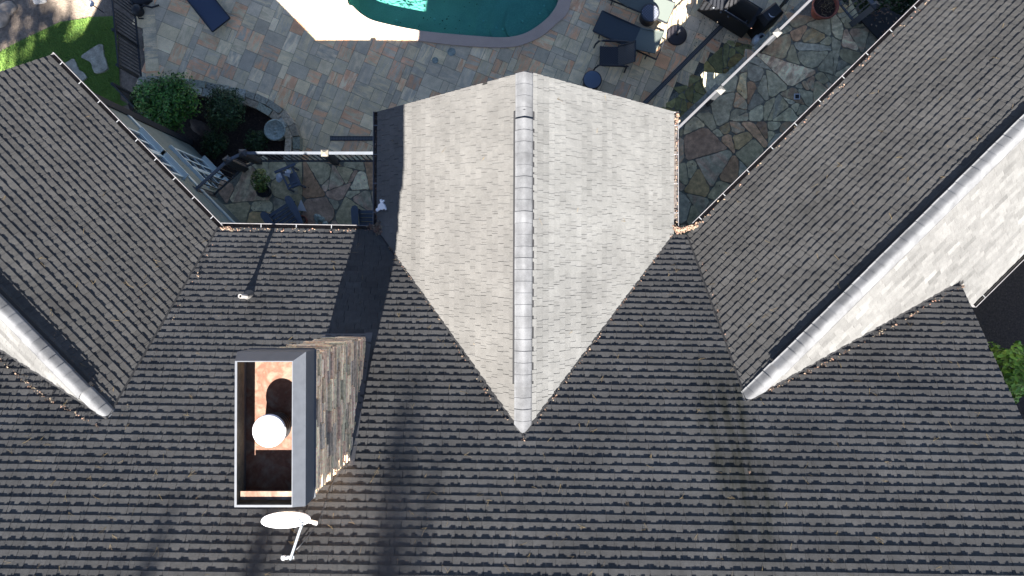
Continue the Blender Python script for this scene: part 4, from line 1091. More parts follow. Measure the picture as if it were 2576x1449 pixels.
# channel drains
for (k0, A, B, l) in (('D', (1515, 165), (735, 950), 'long narrow channel drain crossing the patio diagonally toward the gable'), ('B', (1715, 572), (2110, 572), 'short straight channel drain beyond the left terrace railing')):
    a, b = Z(k0, *A), Z(k0, *B); L = (b - a).length; t = thing('channel_drain', l, 'drain', a, ang2(a, b))
    s = MB(); s.bar((0, -.06, .008), (L, -.06, .008), .016, .016); s.bar((0, .06, .008), (L, .06, .008), .016, .016); s.bar((0, 0, .003), (L, 0, .003), .11, .004); local(s, 'frame', m_black, t)
    s = MB(); n = int(L / .045)
    for k in range(n): s.box((L * k / n, -.05, .004), (L * k / n + .026, .05, .013))
    s.bar((0, 0, .012), (L, 0, .012), .012, .006)
    local(s, 'grate', mat('grate_metal', (.13, .13, .13), .6), t)
# grill and covered cooker
def rot_t(name, label, cat, k, x, y, rz): q = Z(k, x, y); return thing(name, label, cat, q, rz)
gq = P(*px('D', 1600, 65), .9); gdir = R(-32)
t = thing('gas_grill', 'large black grill cabinet with a dull steel lid at the top edge', 'grill', (gq.x, gq.y, 0), gdir)
s = MB(); s.box((-.95, -.30, .06), (.62, .30, .86)); s.box((-.97, -.33, .86), (.64, .33, .90)); local(s, 'cabinet', m_cov, t)
s = MB(); n = 10
for k in range(n):
    a0, a1 = math.pi * k / n, math.pi * (k + 1) / n; f0 = (-.27 * math.cos(a0) * 1.0, .90 + .24 * math.sin(a0)); f1 = (-.27 * math.cos(a1), .90 + .24 * math.sin(a1))
    s.face([(-.35, f0[0], f0[1]), (.5, f0[0], f0[1]), (.5, f1[0], f1[1]), (-.35, f1[0], f1[1])][::-1], smooth=True)
    for x in (-.35, .5): s.face([(x, 0, .9), (x, f0[0], f0[1]), (x, f1[0], f1[1])])
local(s, 'lid', m_steel, t)
s = MB(); s.tube([(-.3, -.33, 1.0), (.45, -.33, 1.0)], .014, 8); s.bar((-.25, -.33, 1.0), (-.25, -.24, 1.0), .015, .015); s.bar((.4, -.33, 1.0), (.4, -.24, 1.0), .015, .015); local(s, 'handle', m_rail, t)
for x in (-.6, -.35, -.1): s = MB(); s.lathe((x, -.33, .8), [(.03, 0), (.03, .03), (0, .035)], 14, M=Matrix.Rotation(R(90), 3, 'X')); local(s, 'knob', m_rail, t)
gq = P(*px('D', 1895, 125), 1.0)
t = thing('covered_cooker', 'tall cooker under a fitted black cover with one small white curved mark', 'covered grill', (gq.x, gq.y, 0), R(38))
s = MB(); s.box((-.38, -.22, 0), (.38, .22, .95), top=.9); s.box((-.342, -.198, .95), (.342, .198, 1.1), top=.72); local(s, 'cover', m_cov, t)
s = MB(); pts = [Vector((.02 + .13 * math.cos(a), -.02 + .13 * math.sin(a), 1.104)) for a in [R(150) + R(100) * k / 10 for k in range(11)]]
for i, (a, b) in enumerate(zip(pts, pts[1:])): w = .022 * math.sin(math.pi * (i + .5) / 10) + .004; s.bar(a, b, w, .006)
local(s, 'curved_mark', m_cloth, t)
gq = P(*px('D', 1800, 340), .42)
t = thing('propane_tank', 'white propane tank standing by the terrace edge', 'gas tank', (gq.x, gq.y, 0))
s = MB(); s.lathe((0, 0, 0), [(0, .02), (.11, .02), (.13, .06), (.155, .12), (.155, .32), (.13, .40), (.07, .44), (0, .45)], 32); local(s, 'tank', m_tank, t)
s = MB(); s.lathe((0, 0, .41), [(.105, 0), (.105, .10), (.098, .10), (.098, 0)], 24); local(s, 'collar', m_tank, t)
s = MB(); s.box((-.03, -.03, .43), (.03, .03, .50)); s.lathe((.02, 0, .5), [(.045, 0), (.045, .02), (0, .022)], 14); s.tube([(.03, 0, .47), (.12, .03, .50), (.17, .0, .40), (.18, -.05, .1)], .010, 8); local(s, 'valve', m_black, t)
# flowerpot, left-over bits on the right terrace
q = P(2077, 14, ZD + .42)
t = thing('flowerpot', 'large terracotta flowerpot of dry soil beside the dark railing', 'flowerpot', (q.x, q.y, ZD), 0)
s = MB(); s.lathe((0, 0, 0), [(0, 0), (.20, 0), (.30, .36), (.335, .37), (.34, .45), (.31, .45), (.29, .36), (.28, .33)], 40); local(s, 'pot', m_terra, t)
s = MB(); s.lathe((0, 0, .34), [(.285, 0), (.2, .02), (0, .03)], 24); local(s, 'soil', m_mulch, t)
s = MB(); rg = random.Random(3)
for _ in range(60):
    a, r_ = rg.uniform(0, 6.28), rg.uniform(0, .22); o = Vector((r_ * math.cos(a), r_ * math.sin(a), .36)); e = o + Vector((rg.gauss(0, .05), rg.gauss(0, .05), rg.uniform(.03, .14))); s.bar(o, e, .006, .006)
local(s, 'dead_stems', m_needle, t)
q = Z('D', 2130, 875, ZD + .01); s = MB(); s.box((-.075, -.075, -.01), (.075, .075, .012)); o = s.build('floor_drain', m_cloth); o.location = q
s = MB(); s.box((-.05, -.05, .010), (.05, .05, .016)); c = s.build('grate', m_black); c.parent = o; tag(o, 'small square floor drain set in the right terrace stones', 'floor drain')
# black canopy with leaves beyond the terrace
cz = ZD + .15
cpts = [P(*px('S', x, y), cz) for x, y in ((512, 205), (722, 425), (985, 190), (752, 70))]
cc = sum(cpts, Vector()) / 4; t = thing('flat_canopy', 'flat black panel roof strewn with dry leaves behind the right terrace', 'canopy', (cc.x, cc.y, cz))
s = MB(); s.prism([(p.x - cc.x, p.y - cc.y) for p in cpts], -.05, 0); local(s, 'panel', m_cov, t)
for p in cpts: s = MB(); s.bar((( p.x - cc.x) * .92, (p.y - cc.y) * .92, -cz), ((p.x - cc.x) * .92, (p.y - cc.y) * .92, -.05), .08, .08); local(s, 'post', m_black, t)

# ------------------------------------------------------------------ things on the left terrace
def adirondack(x, y, rz, label):
    t = thing('garden_chair', label, 'garden chair', (x, y, ZD), rz, 'slatted navy garden chairs on the left terrace')
    s = MB()
    for k in range(6): s.box((-.29, .34 - .095 * k - .085, .36 - .028 * k), (.29, .34 - .095 * k, .38 - .028 * k))
    local(s, 'seat', m_navy, t)
    s = MB()
    for k in range(5):
        x0 = -.27 + .11 * k; hh = .66 + .10 * math.sin(math.pi * (k + .5) / 5); b0 = Vector((x0 + .05, -.24, .22)); d = Vector(((k - 2) * .02, -.42, .9)).normalized(); s.bar(b0, b0 + d * hh, .098, .02, up=Vector((0, 1, .4)))
    local(s, 'backrest', m_navy, t)
    for sx in (-1, 1):
        s = MB(); out = [(.27, -.42), (.34, -.44), (.40, -.2), (.45, .1), (.46, .34), (.43, .42), (.36, .45), (.30, .42), (.27, .3)]
        s.prism([(sx * a, b) for a, b in out], .52, .545); local(s, 'armrest', m_navy, t)
        s = MB(); s.bar((sx * .33, .36, 0), (sx * .33, .36, .52), .09, .03); local(s, 'leg', m_navy, t)
        s = MB(); s.bar((sx * .29, .34, .33), (sx * .29, -.6, 0), .03, .10); local(s, 'side_rail', m_navy, t)
    return t
q = P(*px('B', 1325, 1255), ZD + .5); adirondack(q.x, q.y, R(33), 'slatted navy garden chair turned to face the big bush, under the gutter')
q = P(*px('B', 2050, 1290), ZD + .5); adirondack(q.x, q.y, 0, 'slatted navy garden chair half hidden in the corner against the middle gable')
# potted plant
def foliage(mb, center, rad, n, size, rg, shell=.35, lo=-.3, kk=(.55, 1.5), lump=None):
    C0 = Vector(center); rad = Vector(rad)
    for _ in range(n):
        while True:
            d = Vector((rg.gauss(0, 1), rg.gauss(0, 1), rg.gauss(0, 1)))
            if d.length > .1:
                d.normalize()
                if d.z > lo: break
        r = 1 - shell * rg.random() ** 1.5
        if lump: r *= 1 + lump * (math.sin(d.x * 5.1 + 1) * math.sin(d.y * 4.3 + 2) + .6 * math.sin(d.z * 7 + d.x * 9))
        p = C0 + Vector((d.x * rad.x, d.y * rad.y, d.z * rad.z)) * r
        nrm = (d + Vector((rg.gauss(0, .45), rg.gauss(0, .45), rg.gauss(0, .45) + .3))).normalized(); a = nrm.orthogonal().normalized(); a = Matrix.Rotation(rg.uniform(0, 6.28), 3, nrm) @ a; b = nrm.cross(a)
        s_ = size * rg.uniform(.7, 1.35); k = rg.uniform(*kk); w = 1 + rg.gauss(0, .12)
        mb.face([p - a * s_, p + b * s_ * .5 + nrm * s_ * .1, p + a * s_, p - b * s_ * .5 + nrm * s_ * .1], (k * w, k, k * .9))
rg = random.Random(44)
q = P(*px('B', 1147, 1015), ZD + .25); t = thing('potted_plant', 'leafy green plant spilling from a small black pot on the terrace', 'potted plant', (q.x, q.y, ZD))
s = MB(); s.lathe((0, 0, 0), [(0, 0), (.13, 0), (.17, .26), (.18, .27), (.165, .27), (.15, .22), (0, .22)], 28); local(s, 'pot', m_black, t)
s = MB(); foliage(s, (-.02, .24, .38), (.24, .30, .24), 420, .045, rg, .8, -.6); local(s, 'leaves', m_leafl if False else mat('pot_plant_leaf', (.10, .14, .03), .6, tone=True), t)
q = P(*px('B', 1475, 1268), ZD + .2); t = thing('small_pot', 'small round clay pot of pale pebbles behind the navy garden chair', 'plant pot', (q.x, q.y, ZD))
s = MB(); s.lathe((0, 0, 0), [(0, 0), (.10, 0), (.125, .2), (.135, .2), (.135, .22), (.115, .22), (.11, .18)], 28); local(s, 'pot', m_terra, t)
s = MB(); s.lathe((0, 0, .18), [(.112, 0), (0, .01)], 20, c=(.3, .3, .3)); 
for _ in range(30): a, r_ = rg.uniform(0, 6.28), rg.uniform(0, .09); x, y = r_ * math.cos(a), r_ * math.sin(a); w = rg.uniform(.008, .016); s.box((x - w, y - w, .18), (x + w, y + w, .20), c=(1, .9, .8))
local(s, 'pebbles', mat('pebble', (.22, .18, .15), .8, tone=True), t)
# small black stand with pale cloths
a = Z('B', 1337, 825, ZD + .6); b = Z('B', 1410, 980, ZD + .5); t = thing('plant_stand', 'black wooden frame stand with crumpled white cloth in it', 'stand', ((a.x + b.x) / 2, (a.y + b.y) / 2, ZD), ang2(a, b))
L = (b - a).length / 2; s = MB()
for y in (-.15, .15): s.bar((-L, y, .56), (L, y, .48), .045, .04)
s.bar((-L, -.29, .60), (-L, .27, .60), .06, .05); s.bar((L - .02, -.15, .48), (L - .02, .15, .48), .04, .04); s.bar((L * .6, -.15, .50), (L * .6, .15, .50), .04, .03); local(s, 'top_frame', m_navy, t)
for x in (-L, L):
    for y in (-.15, .15): s = MB(); s.bar((x, y, .5), (x * 1.0, y, 0), .04, .04); local(s, 'leg', m_navy, t)
s = MB(); s.box((-L * .7, -.13, .2), (L * .8, .13, .22)); local(s, 'shelf', m_navy, t)
def cloth(k, x, y, z, r, label, seed, sq=1.0, name='folded_cloth', mt=None):
    rg = random.Random(seed); q = Z(k, x, y, z); s = MB(); n = 11; ring = []
    for i in range(n): a = 6.283 * i / n; rr_ = r * rg.uniform(.6, 1.15); ring.append(Vector((rr_ * math.cos(a), rr_ * math.sin(a) * sq, rg.uniform(0, .03))))
    c = Vector((0, 0, .05))
    for i in range(n): s.face([c, ring[i], ring[(i + 1) % n]]); s.face([ring[(i + 1) % n], ring[i], Vector((0, 0, -.01))])
    o = s.build(name, mt or m_cloth); o.location = q; tag(o, label, 'cloth'); return o
cloth('B', 1357, 868, ZD + .24, .11, 'crumpled white cloth lying inside the black frame stand', 1)
cloth('B', 1290, 905, ZD + .03, .12, 'crumpled white cloth on the stones left of the black frame stand', 2, 1)
o = cloth('B', 1415, 1020, ZD + .04, .13, 'cream rag of stone coloured cloth below the black frame stand', 3, .8, 'folded_cloth', m_cream)
q = Z('B', 1478, 1150, ZD); s = MB(); s.face([(-.13, -.10, .02), (.12, -.13, .02), (.0, .17, .10)]); s.face([(-.13, -.10, .0), (.0, .17, .08), (.12, -.13, .0)]); s.face([(-.13, -.10, .02), (-.13, -.10, 0), (.12, -.13, 0), (.12, -.13, .02)])
s.face([(-.13, -.10, 0), (-.13, -.10, .02), (.0, .17, .10), (.0, .17, .08)]); s.face([(.12, -.13, .02), (.12, -.13, 0), (.0, .17, .08), (.0, .17, .10)])
o = s.build('paper_triangle', m_white); o.location = q; tag(o, 'white folded paper triangle lying on the reddish flagstone', 'paper')
q = Z('B', 1632, 1265, ZD + .08); t = thing('stone_figure', 'small mossy pale stone ornament lying near the terrace gutter', 'ornament', q)
s = MB(); rg = random.Random(12)
for _ in range(9): x, y = rg.uniform(-.14, .14), rg.uniform(-.12, .12); r_ = rg.uniform(.05, .10); s.lathe((x, y, -.08), [(r_, 0), (r_ * .9, r_ * .6), (r_ * .5, r_), (0, r_ * 1.15)], 9)
local(s, 'body', m_conc, t)
# broken white plastic on the gable slope
q = hit(pC1, *px('J', 108, 1155)); pc = MB()
shape = [(-.13, -.06), (-.06, -.03), (-.03, -.10), (.07, -.14), (.11, -.12), (.08, -.03), (.10, .02), (.07, .10), (.11, .13), (.09, .16), (-.02, .10), (-.05, .04), (-.10, .09), (-.12, .07), (-.09, .02), (-.14, .0)]
pc.prism([(x, y) for x, y in shape], .02, .05); o = pc.build('plastic_piece', m_white); o.location = q; o.rotation_euler = Vector((pC1.N.x, pC1.N.y, pC1.N.z)).to_track_quat('Z', 'Y').to_euler(); tag(o, 'jagged piece of broken white plastic in the shade on the gable slope', 'plastic scrap')
q = hit(pC1, *px('J', 66, 1190)); pc = MB(); pc.lathe((0, 0, .02), [(.045, 0), (.04, .02), (0, .03)], 10); o = pc.build('plastic_disc', m_white); o.location = q; tag(o, 'tiny white disc beside the jagged plastic piece', 'plastic scrap')

# ------------------------------------------------------------------ garden
q = Z('B', 1247, 500, .45); t = thing('stone_planter', 'round pale stone birdbath in the mulch inside the curved wall', 'birdbath', (q.x, q.y, 0))
s = MB(); s.lathe((0, 0, 0), [(.24, 0), (.20, .08), (.13, .2), (.14, .34), (.30, .40), (.32, .46), (.285, .47), (.265, .45), (.25, .425), (0, .41)], 44); local(s, 'bowl', m_conc, t)
s = MB(); rg = random.Random(6)
for _ in range(7): a, r_ = rg.uniform(0, 6.28), rg.uniform(.03, .19); w = rg.uniform(.025, .05); s.lathe((r_ * math.cos(a), r_ * math.sin(a), .41), [(w, 0), (w * .7, w * .5), (0, w * .7)], 9)
local(s, 'pebbles', m_conc, t)
def boulder(k, x, y, r, label, seed, mt=m_step, sq=.7, rot=0, grp=None, z=0):
    rg = random.Random(seed); bm = bmesh.new(); bmesh.ops.create_icosphere(bm, subdivisions=3, radius=r)
    ph = [rg.uniform(0, 6) for _ in range(6)]
    for v in bm.verts:
        n_ = v.co.normalized(); v.co *= 1 + .14 * math.sin(n_.x * 3 + ph[0]) * math.sin(n_.y * 4 + ph[1]) + .06 * math.sin(n_.z * 9 + ph[2]) * math.sin(n_.x * 8 + ph[3]); v.co.y *= sq; v.co.z *= .5
    me = bpy.data.meshes.new('boulder'); bm.to_mesh(me); bm.free(); me.materials.append(mt); me.polygons.foreach_set('use_smooth', [True] * len(me.polygons))
    o = bpy.data.objects.new('boulder', me); COL.objects.link(o); o.location = Z(k, x, y, z); o.rotation_euler = (0, 0, rot); tag(o, label, 'boulder', grp); return o
boulder('B', 622, 492, .40, 'brown flat boulder in the mulch at the foot of the big bush', 3, mat('brown_boulder', (.085, .06, .045), .9, noise=[(8, .7, 1.3, 4)]), .5, -.6)
boulder('A', 60, 95, .32, 'pale rounded boulder nearer the top left corner in the dirt', 4, mat('pale_boulder', (.30, .25, .20), .9, noise=[(8, .7, 1.2, 4)]), .7, .5)
boulder('A', 20, 175, .30, 'pale boulder at the left edge below the other pale boulder', 5, mat('pale_boulder', (.30, .25, .20), .9, noise=[(8, .7, 1.2, 4)]), .8, .9)
boulder('A', 400, 0, .22, 'bright white boulder at the top edge left of the garden lantern', 6, mat('white_boulder', (.42, .40, .37), .9, noise=[(8, .8, 1.2, 4)]), .6, .2)
q = Z('B', 150, 130, .3); s = MB(); s.prism([(-.22, -.2), (.2, -.22), (.25, .1), (.22, .2), (-.2, .2)], 0, .36); o = s.build('corner_stone', m_step); o.location = (q.x, q.y, 0); tag(o, 'square pale stone block between the fence and the big bush', 'stone block')
s = MB(); s.lathe((0, 0, 0), [(.045, 0), (.05, .6), (.075, .62), (.085, .68), (.06, .74), (0, .76)], 16)
q = Z('A', 897, 25, .7); t = thing('garden_lantern', 'small round garden lantern on a thin black stake in the dirt', 'garden light', (q.x, q.y, 0))
m_ = MB(); m_.tube([(0, 0, 0), (0, 0, .6)], .014, 8); local(m_, 'stake', m_black, t)
m_ = MB(); m_.lathe((0, 0, .58), [(.03, 0), (.09, .02), (.10, .05), (.06, .10), (0, .12)], 20); local(m_, 'lamp_head', m_cloth, t)
# pump and dark rock by the fence
q = Z('A', 1362, 90, .25); t = thing('pool_pump', 'dark rounded pump housing with a hose between fence and patio', 'pump', (q.x, q.y, 0))
m_ = MB(); m_.lathe((0, 0, 0), [(.14, 0), (.16, .05), (.16, .22), (.12, .30), (0, .33)], 24); local(m_, 'housing', m_cov, t)
m_ = MB(); m_.tube([(.1, .02, .2), (.25, .12, .22), (.42, .10, .12), (.6, .2, .05)], .03, 10); m_.tube([(-.05, -.1, .1), (.02, -.22, .08), (.14, -.2, .05)], .022, 8); local(m_, 'hose', m_cov, t)
boulder('A', 1420, 5, .34, 'dark rock cut by the top edge beside the pump', 8, m_cov, .55, .1)
q = Z('A', 1345, 1085, .6); t = thing('plastic_chair', 'small pale grey curled hose end at the foot of the short fence panel', 'hose', (q.x, q.y, 0)); t.name = 'garden_hose'
m_ = MB(); m_.tube([(-.02, .12, .1), (-.02, -.02, .12), (.05, -.10, .12), (.16, -.15, .1)], .022, 8); m_.tube([(.06, .10, .1), (.08, 0, .13), (.16, -.12, .1)], .018, 8); local(m_, 'hose_end', m_cloth, t)

def shrub(k, x, y, rx, ry, rz, zc, n, size, label, mt, seed, lump=.12, name='shrub', kk=(.5, 1.6), core=.80):
    rg = random.Random(seed); q = Z(k, x, y, zc); t = thing(name, label, 'bush', (q.x, q.y, 0))
    s = MB(); s2 = MB(); NL = 17
    for i in range(NL):                     # a crown of overlapping clumps of different size, with shoots standing out
        a = 2.4 * i + rg.gauss(0, .3); rr_ = math.sqrt((i + .3) / NL) * .64; sc_l = rg.uniform(.38, .54)
        cx_, cy_ = rx * rr_ * math.cos(a), ry * rr_ * math.sin(a); cz_ = zc + rz * (.42 - .75 * rr_ ** 2 + rg.gauss(0, .08)); kl = rg.uniform(.75, 1.25)
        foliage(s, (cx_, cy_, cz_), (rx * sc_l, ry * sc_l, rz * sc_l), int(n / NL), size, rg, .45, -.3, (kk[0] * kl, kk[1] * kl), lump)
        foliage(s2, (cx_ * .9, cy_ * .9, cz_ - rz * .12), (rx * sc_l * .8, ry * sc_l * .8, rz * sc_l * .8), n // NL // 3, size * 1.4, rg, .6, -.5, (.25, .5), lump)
    for _ in range(36):
        a, e = rg.uniform(0, 6.28), rg.uniform(.1, 1.2); d = Vector((math.cos(a) * math.cos(e), math.sin(a) * math.cos(e), math.sin(e)))
        for j in range(5):
            p_ = Vector((d.x * rx, d.y * ry, zc + d.z * rz)) * 1.0; p_ = Vector((0, 0, zc)) + Vector((d.x * rx, d.y * ry, d.z * rz)) * (.82 + .06 * j); foliage(s, p_, (size * .8,) * 3, 2, size * .9, rg, .5, -1, (1, 1.9))
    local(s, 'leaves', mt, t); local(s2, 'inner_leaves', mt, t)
    s = MB()
    for k_ in range(9): a = 6.28 * k_ / 9; s.tube([(0, 0, 0), (rx * .3 * math.cos(a), ry * .3 * math.sin(a), zc * .6), (rx * .75 * math.cos(a), ry * .75 * math.sin(a), zc + rz * .1)], [.03, .02, .008], 6)
    local(s, 'branches', m_bark, t)
    return t
shrub('A', 1700, 1065, .96, .88, .80, .85, 7500, .046, 'large rounded glossy green bush beside the pool fence', m_leaf, 51, .13, kk=(.35, 1.9))
shrub('B', 830, 330, .62, .70, .55, .45, 4200, .035, 'dark feathery shrub between the large bush and the curved wall', m_leafd, 52, .22)
shrub('B', 745, 620, .42, .42, .3, .25, 1500, .03, 'low dark shrub in the mulch nearest the house wall', m_leafd, 53, .3)
shrub('B', 1095, 600, .36, .34, .28, .22, 1200, .03, 'low dark shrub in the mulch beside the stone birdbath', m_leafd, 54, .3)
# spiky fronds at the second shrub's top
# right side bush and corner foliage
q0 = P(2560, 945, 2.4)
rg = random.Random(61); t = thing('laurel_bush', 'bright yellow green sunlit bush at the right edge below the roof', 'bush', (q0.x + .35, q0.y, 0))
s = MB(); foliage(s, (0, 0, 1.7), (.95, .75, .9), 1500, .085, rg, .7, -.4, (.5, 1.6), .25); local(s, 'leaves', m_leafl, t)
s = MB()
for k_ in range(7): a = 6.28 * k_ / 7; s.tube([(0, 0, 0), (.25 * math.cos(a), .25 * math.sin(a), 1.1), (.6 * math.cos(a), .6 * math.sin(a), 1.9)], [.035, .02, .01], 6)
local(s, 'branches', m_bark, t)
q0 = P(2290, -30, .8); rg = random.Random(62); t = thing('hedge_shrub', 'dark green shrub at the top edge just left of the right roof', 'bush', (q0.x, q0.y, 0))
s = MB(); foliage(s, (0, 0, .9), (2.0, 1.0, .9), 5000, .06, rg, .7, -.4, (.4, 1.5), .3); local(s, 'leaves', m_leafd, t)

# ------------------------------------------------------------------ tall trees south of the house: only their shade reaches the picture
def pine(x, y, h, r, seed, label, start=.35, dens=1.0, tuft=.42):
    rg = random.Random(seed); t = thing('pine_tree', label, 'tree', (x, y, -.03), 0, 'tall pines behind the house')
    s = MB(); s.tube([(0, 0, 0), (rg.gauss(0, .1), 0, h * .5), (0, 0, h)], [h * .012 + .1, h * .008 + .05, .03], 10); local(s, 'trunk', m_bark, t)
    s = MB(); L = MB(); z = h * start
    while z < h * .99:
        f = 1 - (z - h * start) / (h * (1 - start)); br = r * (.15 + .85 * f) * rg.uniform(.6, 1.1); a = rg.uniform(0, 6.28)
        e = Vector((br * math.cos(a), br * math.sin(a), z + br * .15)); s.tube([(0, 0, z), e], [.05 * f + .015, .01], 5)
        for k in range(int(br * 9 * dens) + 4):
            p = Vector((0, 0, z)).lerp(e, rg.uniform(.35, 1.05)) + Vector((rg.gauss(0, .18), rg.gauss(0, .18), rg.gauss(0, .12)))
            n_ = Vector((rg.gauss(0, 1), rg.gauss(0, 1), rg.gauss(0, 1))).normalized(); o_ = n_.orthogonal() * tuft * rg.uniform(.5, 1); v = n_.cross(o_) * .35
            L.face([p - o_, p + v, p + o_, p - v], (rg.uniform(.7, 1.3),) * 3)
        z += rg.uniform(.14, .3) / dens
    local(s, 'branches', m_bark, t); local(L, 'needles', m_leafd, t); return t
def shade_tree(u, v, Yd, seed, r, label, **kw):          # a tree Yd metres south whose tip's shade falls at photo point (u, v) of the main slope
    q = hit_M(u, v); x = q.x - KX / KY * Yd; y = q.y - Yd; h = q.z + Yd / KY
    return pine(x, y, h - .1, r, seed, label, **kw)
shade_tree(1085, 868, 26, 1, .30, 'slim tall pine south of the house behind the stone chimney', start=.62, dens=2.0, tuft=.30)
shade_tree(425, 1240, 20, 2, .6, 'slim tall pine south of the left roof wing', start=.62, dens=2.0, tuft=.42)
shade_tree(690, 1320, 20, 3, .6, 'slim tall pine south of the satellite dish', start=.62, dens=2.0, tuft=.42)
def crown(x, y, z, r, n, seed, label, size=.22, lump=.35, name='oak_tree'):
    rg = random.Random(seed); t = thing(name, label, 'tree', (x, y, -.03))
    s = MB(); s.tube([(0, 0, 0), (.1, .1, z * .5), (0, 0, z)], [.3, .22, .08], 10)
    local(s, 'trunk', m_bark, t); s = MB()
    for k_ in range(10): a = 6.28 * k_ / 10; s.tube([(0, 0, z * .6), (r * .5 * math.cos(a), r * .5 * math.sin(a), z * .85), (r * .85 * math.cos(a), r * .85 * math.sin(a), z + rg.uniform(-1, 1))], [.12, .07, .02], 6)
    local(s, 'limb', m_bark, t); L = MB()
    for k in range(14):
        d = Vector((rg.gauss(0, .5), rg.gauss(0, .5), rg.gauss(0, .45))); foliage(L, (d.x * r, d.y * r, z + d.z * r), (r * .38,) * 3, n // 14, size, rg, .9, -1, (.6, 1.3))
    local(L, 'leaves', m_leaf, t); return t
def shade_crown(g, d, r, n, seed, label, **kw):         # crown whose shade is centred on ground point g, d metres up the sunbeam
    crown(g.x - KX * d, g.y - KY * d, d, r, n, seed, label, **kw)
shade_crown(P(60, 20), 19, 1.5, 260, 71, 'broad tree southwest of the house shading the dirt at upper left')
shade_crown(P(150, 95), 17.5, 1.0, 160, 72, 'smaller tree southwest of the house shading the lawn')
for i, (gx, gy) in enumerate(((11.5, -3), (14, -6), (14, .5))): shade_crown(Vector((gx, gy, 0)), 15, 2.6, 3600, 80 + i, ['nearest unseen dense tree added for shading the side yard', 'farthest unseen dense tree added for shading the side yard', 'eastern unseen dense tree added for shading the side yard'][i], size=.3)  # unseen trees added to keep sun off the side yard

# ------------------------------------------------------------------ leaves and pine needles on the roof
def leaf(mb, q, nrm, s_, rg):
    nrm = (nrm + Vector((rg.gauss(0, .35), rg.gauss(0, .35), 0))).normalized(); a = Matrix.Rotation(rg.uniform(0, 6.28), 3, nrm) @ nrm.orthogonal().normalized(); b = nrm.cross(a); k = rg.uniform(.4, 1.35); g_ = rg.uniform(.75, 1.25)
    c = (k, k * g_ * .9, k * g_ * .85); up = nrm * s_ * .35
    mb.face([q - a * s_, q - b * s_ * .55 + up, q + nrm * .004], c); mb.face([q - b * s_ * .55 + up, q + a * s_, q + nrm * .004], c); mb.face([q + a * s_, q + b * s_ * .55 + up, q + nrm * .004], c); mb.face([q + b * s_ * .55 + up, q - a * s_, q + nrm * .004], c)
ALLP = (pM, pL1, pL2, pR1, pR2, pC1, pC2)
def surf(x, y):
    best = -99, None
    for w in ALLP:
        if w is pM and x > Mrake: continue
        if w in (pC1, pC2) and y > Cy: continue
        z = w.z(x, y)
        if z > best[0]: best = (z, w)
    return best
def on_roof(u, v):
    z = 7.0
    for _ in range(14):
        q = P(u, v, z); zz, w = surf(q.x, q.y)
        if zz < 0: return None
        z += (zz - z) * .7
    return P(u, v, z), w
lv = MB(); rg = random.Random(91)
def pile(u, v, n, su, sv, size=.035, th=.05, ang=0):
    for _ in range(n):
        a, b = rg.gauss(0, su), rg.gauss(0, sv); q = on_roof(u + a * math.cos(ang) - b * math.sin(ang), v + a * math.sin(ang) + b * math.cos(ang))
        if not q: continue
        p, w = q; leaf(lv, p + w.N * (.02 + rg.random() * th), w.N, size * rg.uniform(.7, 1.3), rg)
def line_leaves(pts, per, sp=4, size=.03):
    for (u0, v0), (u1, v1) in zip(pts, pts[1:]):
        L = math.hypot(u1 - u0, v1 - v0); n = int(L * per)
        for _ in range(n):
            t = rg.random(); k = .5 + .5 * math.sin(t * L * .035 + u0) * math.sin(t * L * .09 + 1)
            if rg.random() > k: continue
            q = on_roof(u0 + (u1 - u0) * t + rg.gauss(0, sp), v0 + (v1 - v0) * t + rg.gauss(0, sp))
            if q: leaf(lv, q[0] + q[1].N * rg.uniform(.015, .05), q[1].N, size * rg.uniform(.6, 1.2), rg)
line_leaves([(985, 630), (1100, 800), (1180, 925), (1275, 1060)], .30, 2.0, .022)
line_leaves([(1690, 590), (1620, 690), (1545, 795), (1460, 910), (1345, 1070)], .30, 2.0, .022)
line_leaves([(1930, 985), (2060, 925), (2230, 830), (2350, 760), (2420, 722)], .6, 2.2, .022)
line_leaves([(0, 905), (90, 985), (150, 1020), (250, 1075)], .6, 2.2, .024)
line_leaves([(1745, 600), (1800, 760), (1850, 930)], .16, 1.6, .018); line_leaves([(545, 600), (470, 740), (380, 920), (310, 1050)], .06, 1.5, .02)
def gutter_pile(u0, v0, u1, v1, n, size=.035, z=ZE, sp=3):
    for _ in range(n):
        t = rg.random(); q = P(u0 + (u1 - u0) * t + rg.gauss(0, sp), v0 + (v1 - v0) * t + rg.gauss(0, sp), z + rg.uniform(-.05, .05)); zz, w = surf(q.x, q.y)
        if zz > q.z: q.z = zz + .03
        leaf(lv, q, Vector((0, 0, 1)), size * rg.uniform(.7, 1.3), rg)
gutter_pile(1697, 572, 1712, 584, 110); gutter_pile(1708, 580, 1752, 568, 170); gutter_pile(1705, 286, 1703, 312, 50, .03, sp=2)
gutter_pile(930, 568, 955, 580, 130); gutter_pile(952, 560, 956, 590, 90); gutter_pile(552, 572, 590, 577, 60, .03, sp=2); gutter_pile(590, 577, 935, 580, 60, .02, sp=2)
gutter_pile(1703, 312, 1703, 565, 60, .02, sp=1.5); gutter_pile(1760, 560, 2330, 5, 90, .022, sp=2); gutter_pile(945, 290, 945, 560, 40, .02, sp=1.5)
for u, v in ((1317, 1107), (985, 628), (500, 695), (1884, 1188), (2420, 722), (984, 628), (1400, 1500)): pile(u, v, 6, 3, 3, .022, .02)
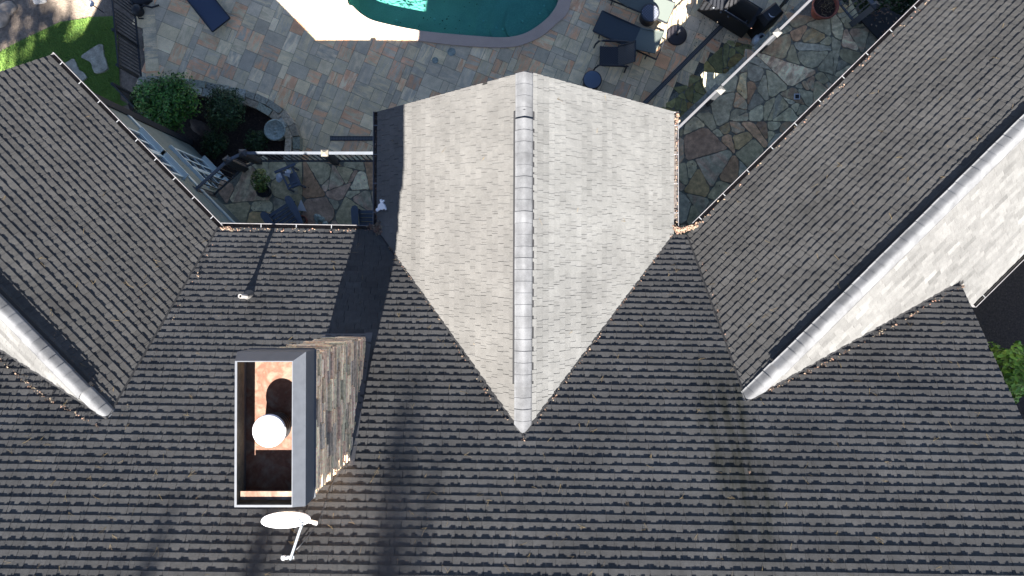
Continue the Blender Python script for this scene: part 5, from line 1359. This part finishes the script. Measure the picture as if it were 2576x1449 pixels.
# leaves on the black canopy
for _ in range(45):
    a, b = rg.random(), rg.random(); q = cpts[0].lerp(cpts[1], a).lerp(cpts[3].lerp(cpts[2], a), b); leaf(lv, Vector((q.x, q.y, cz + .02)), Vector((0, 0, 1)), rg.uniform(.02, .05), rg)
for _ in range(120):
    q = Z('D', rg.uniform(1180, 1760), rg.uniform(60, 450)); leaf(lv, q + Vector((0, 0, .02)), Vector((0, 0, 1)), rg.uniform(.015, .035), rg)
for _ in range(70): q = P(rg.uniform(1730, 2180), rg.uniform(20, 540), ZD); leaf(lv, q + Vector((0, 0, .02)), Vector((0, 0, 1)), rg.uniform(.012, .03), rg)
for _ in range(60): q = P(rg.uniform(560, 930), rg.uniform(420, 560), ZD); leaf(lv, q + Vector((0, 0, .02)), Vector((0, 0, 1)), rg.uniform(.01, .022), rg)
tag(lv.build('fallen_leaves', m_dry), kind='stuff')
nd = MB(); rg = random.Random(92)
for _ in range(520):
    u, v = rg.uniform(0, 2576), rg.uniform(0, 1449)
    if u < 1200 and v < 560 and rg.random() < .5: continue
    q = on_roof(u, v)
    if not q: continue
    p, w = q
    if w in (pC1, pC2) and rg.random() < .75: continue
    if w in (pR2, pL2): continue
    if chx0 - .2 < p.x < chx1 + .2 and chy0 - .2 < p.y < chy1 + .2: continue
    N_ = w.N; a0 = rg.uniform(0, 6.28); g_ = rg.uniform(.4, 1.3); h = .022
    for k in range(rg.choice((1, 2, 3))):
        d = Matrix.Rotation(a0 + rg.gauss(0, .18), 3, N_) @ N_.orthogonal().normalized(); s_ = N_.cross(d); L = rg.uniform(.06, .16); cv = rg.gauss(0, .025); wd = rg.uniform(.0015, .003)
        pts = [p + N_ * h + d * L * t + s_ * cv * t * t for t in (0, .33, .66, 1)]
        for a, b in zip(pts, pts[1:]): nd.face([a - s_ * wd, b - s_ * wd, b + s_ * wd, a + s_ * wd], (g_, g_ * .95, g_ * rg.uniform(.6, 1)))
tag(nd.build('pine_needles', m_needle), kind='stuff')

pd = MB(); rg = random.Random(97)
for _ in range(46):
    q = Z('C', rg.uniform(1000, 2100), rg.uniform(20, 300), -.78)
    if not inside(q, inner): continue
    leaf(pd, q + Vector((0, 0, .02)), Vector((0, 0, 1)), rg.uniform(.012, .04), rg)
tag(pd.build('pool_debris', m_bark), kind='stuff')
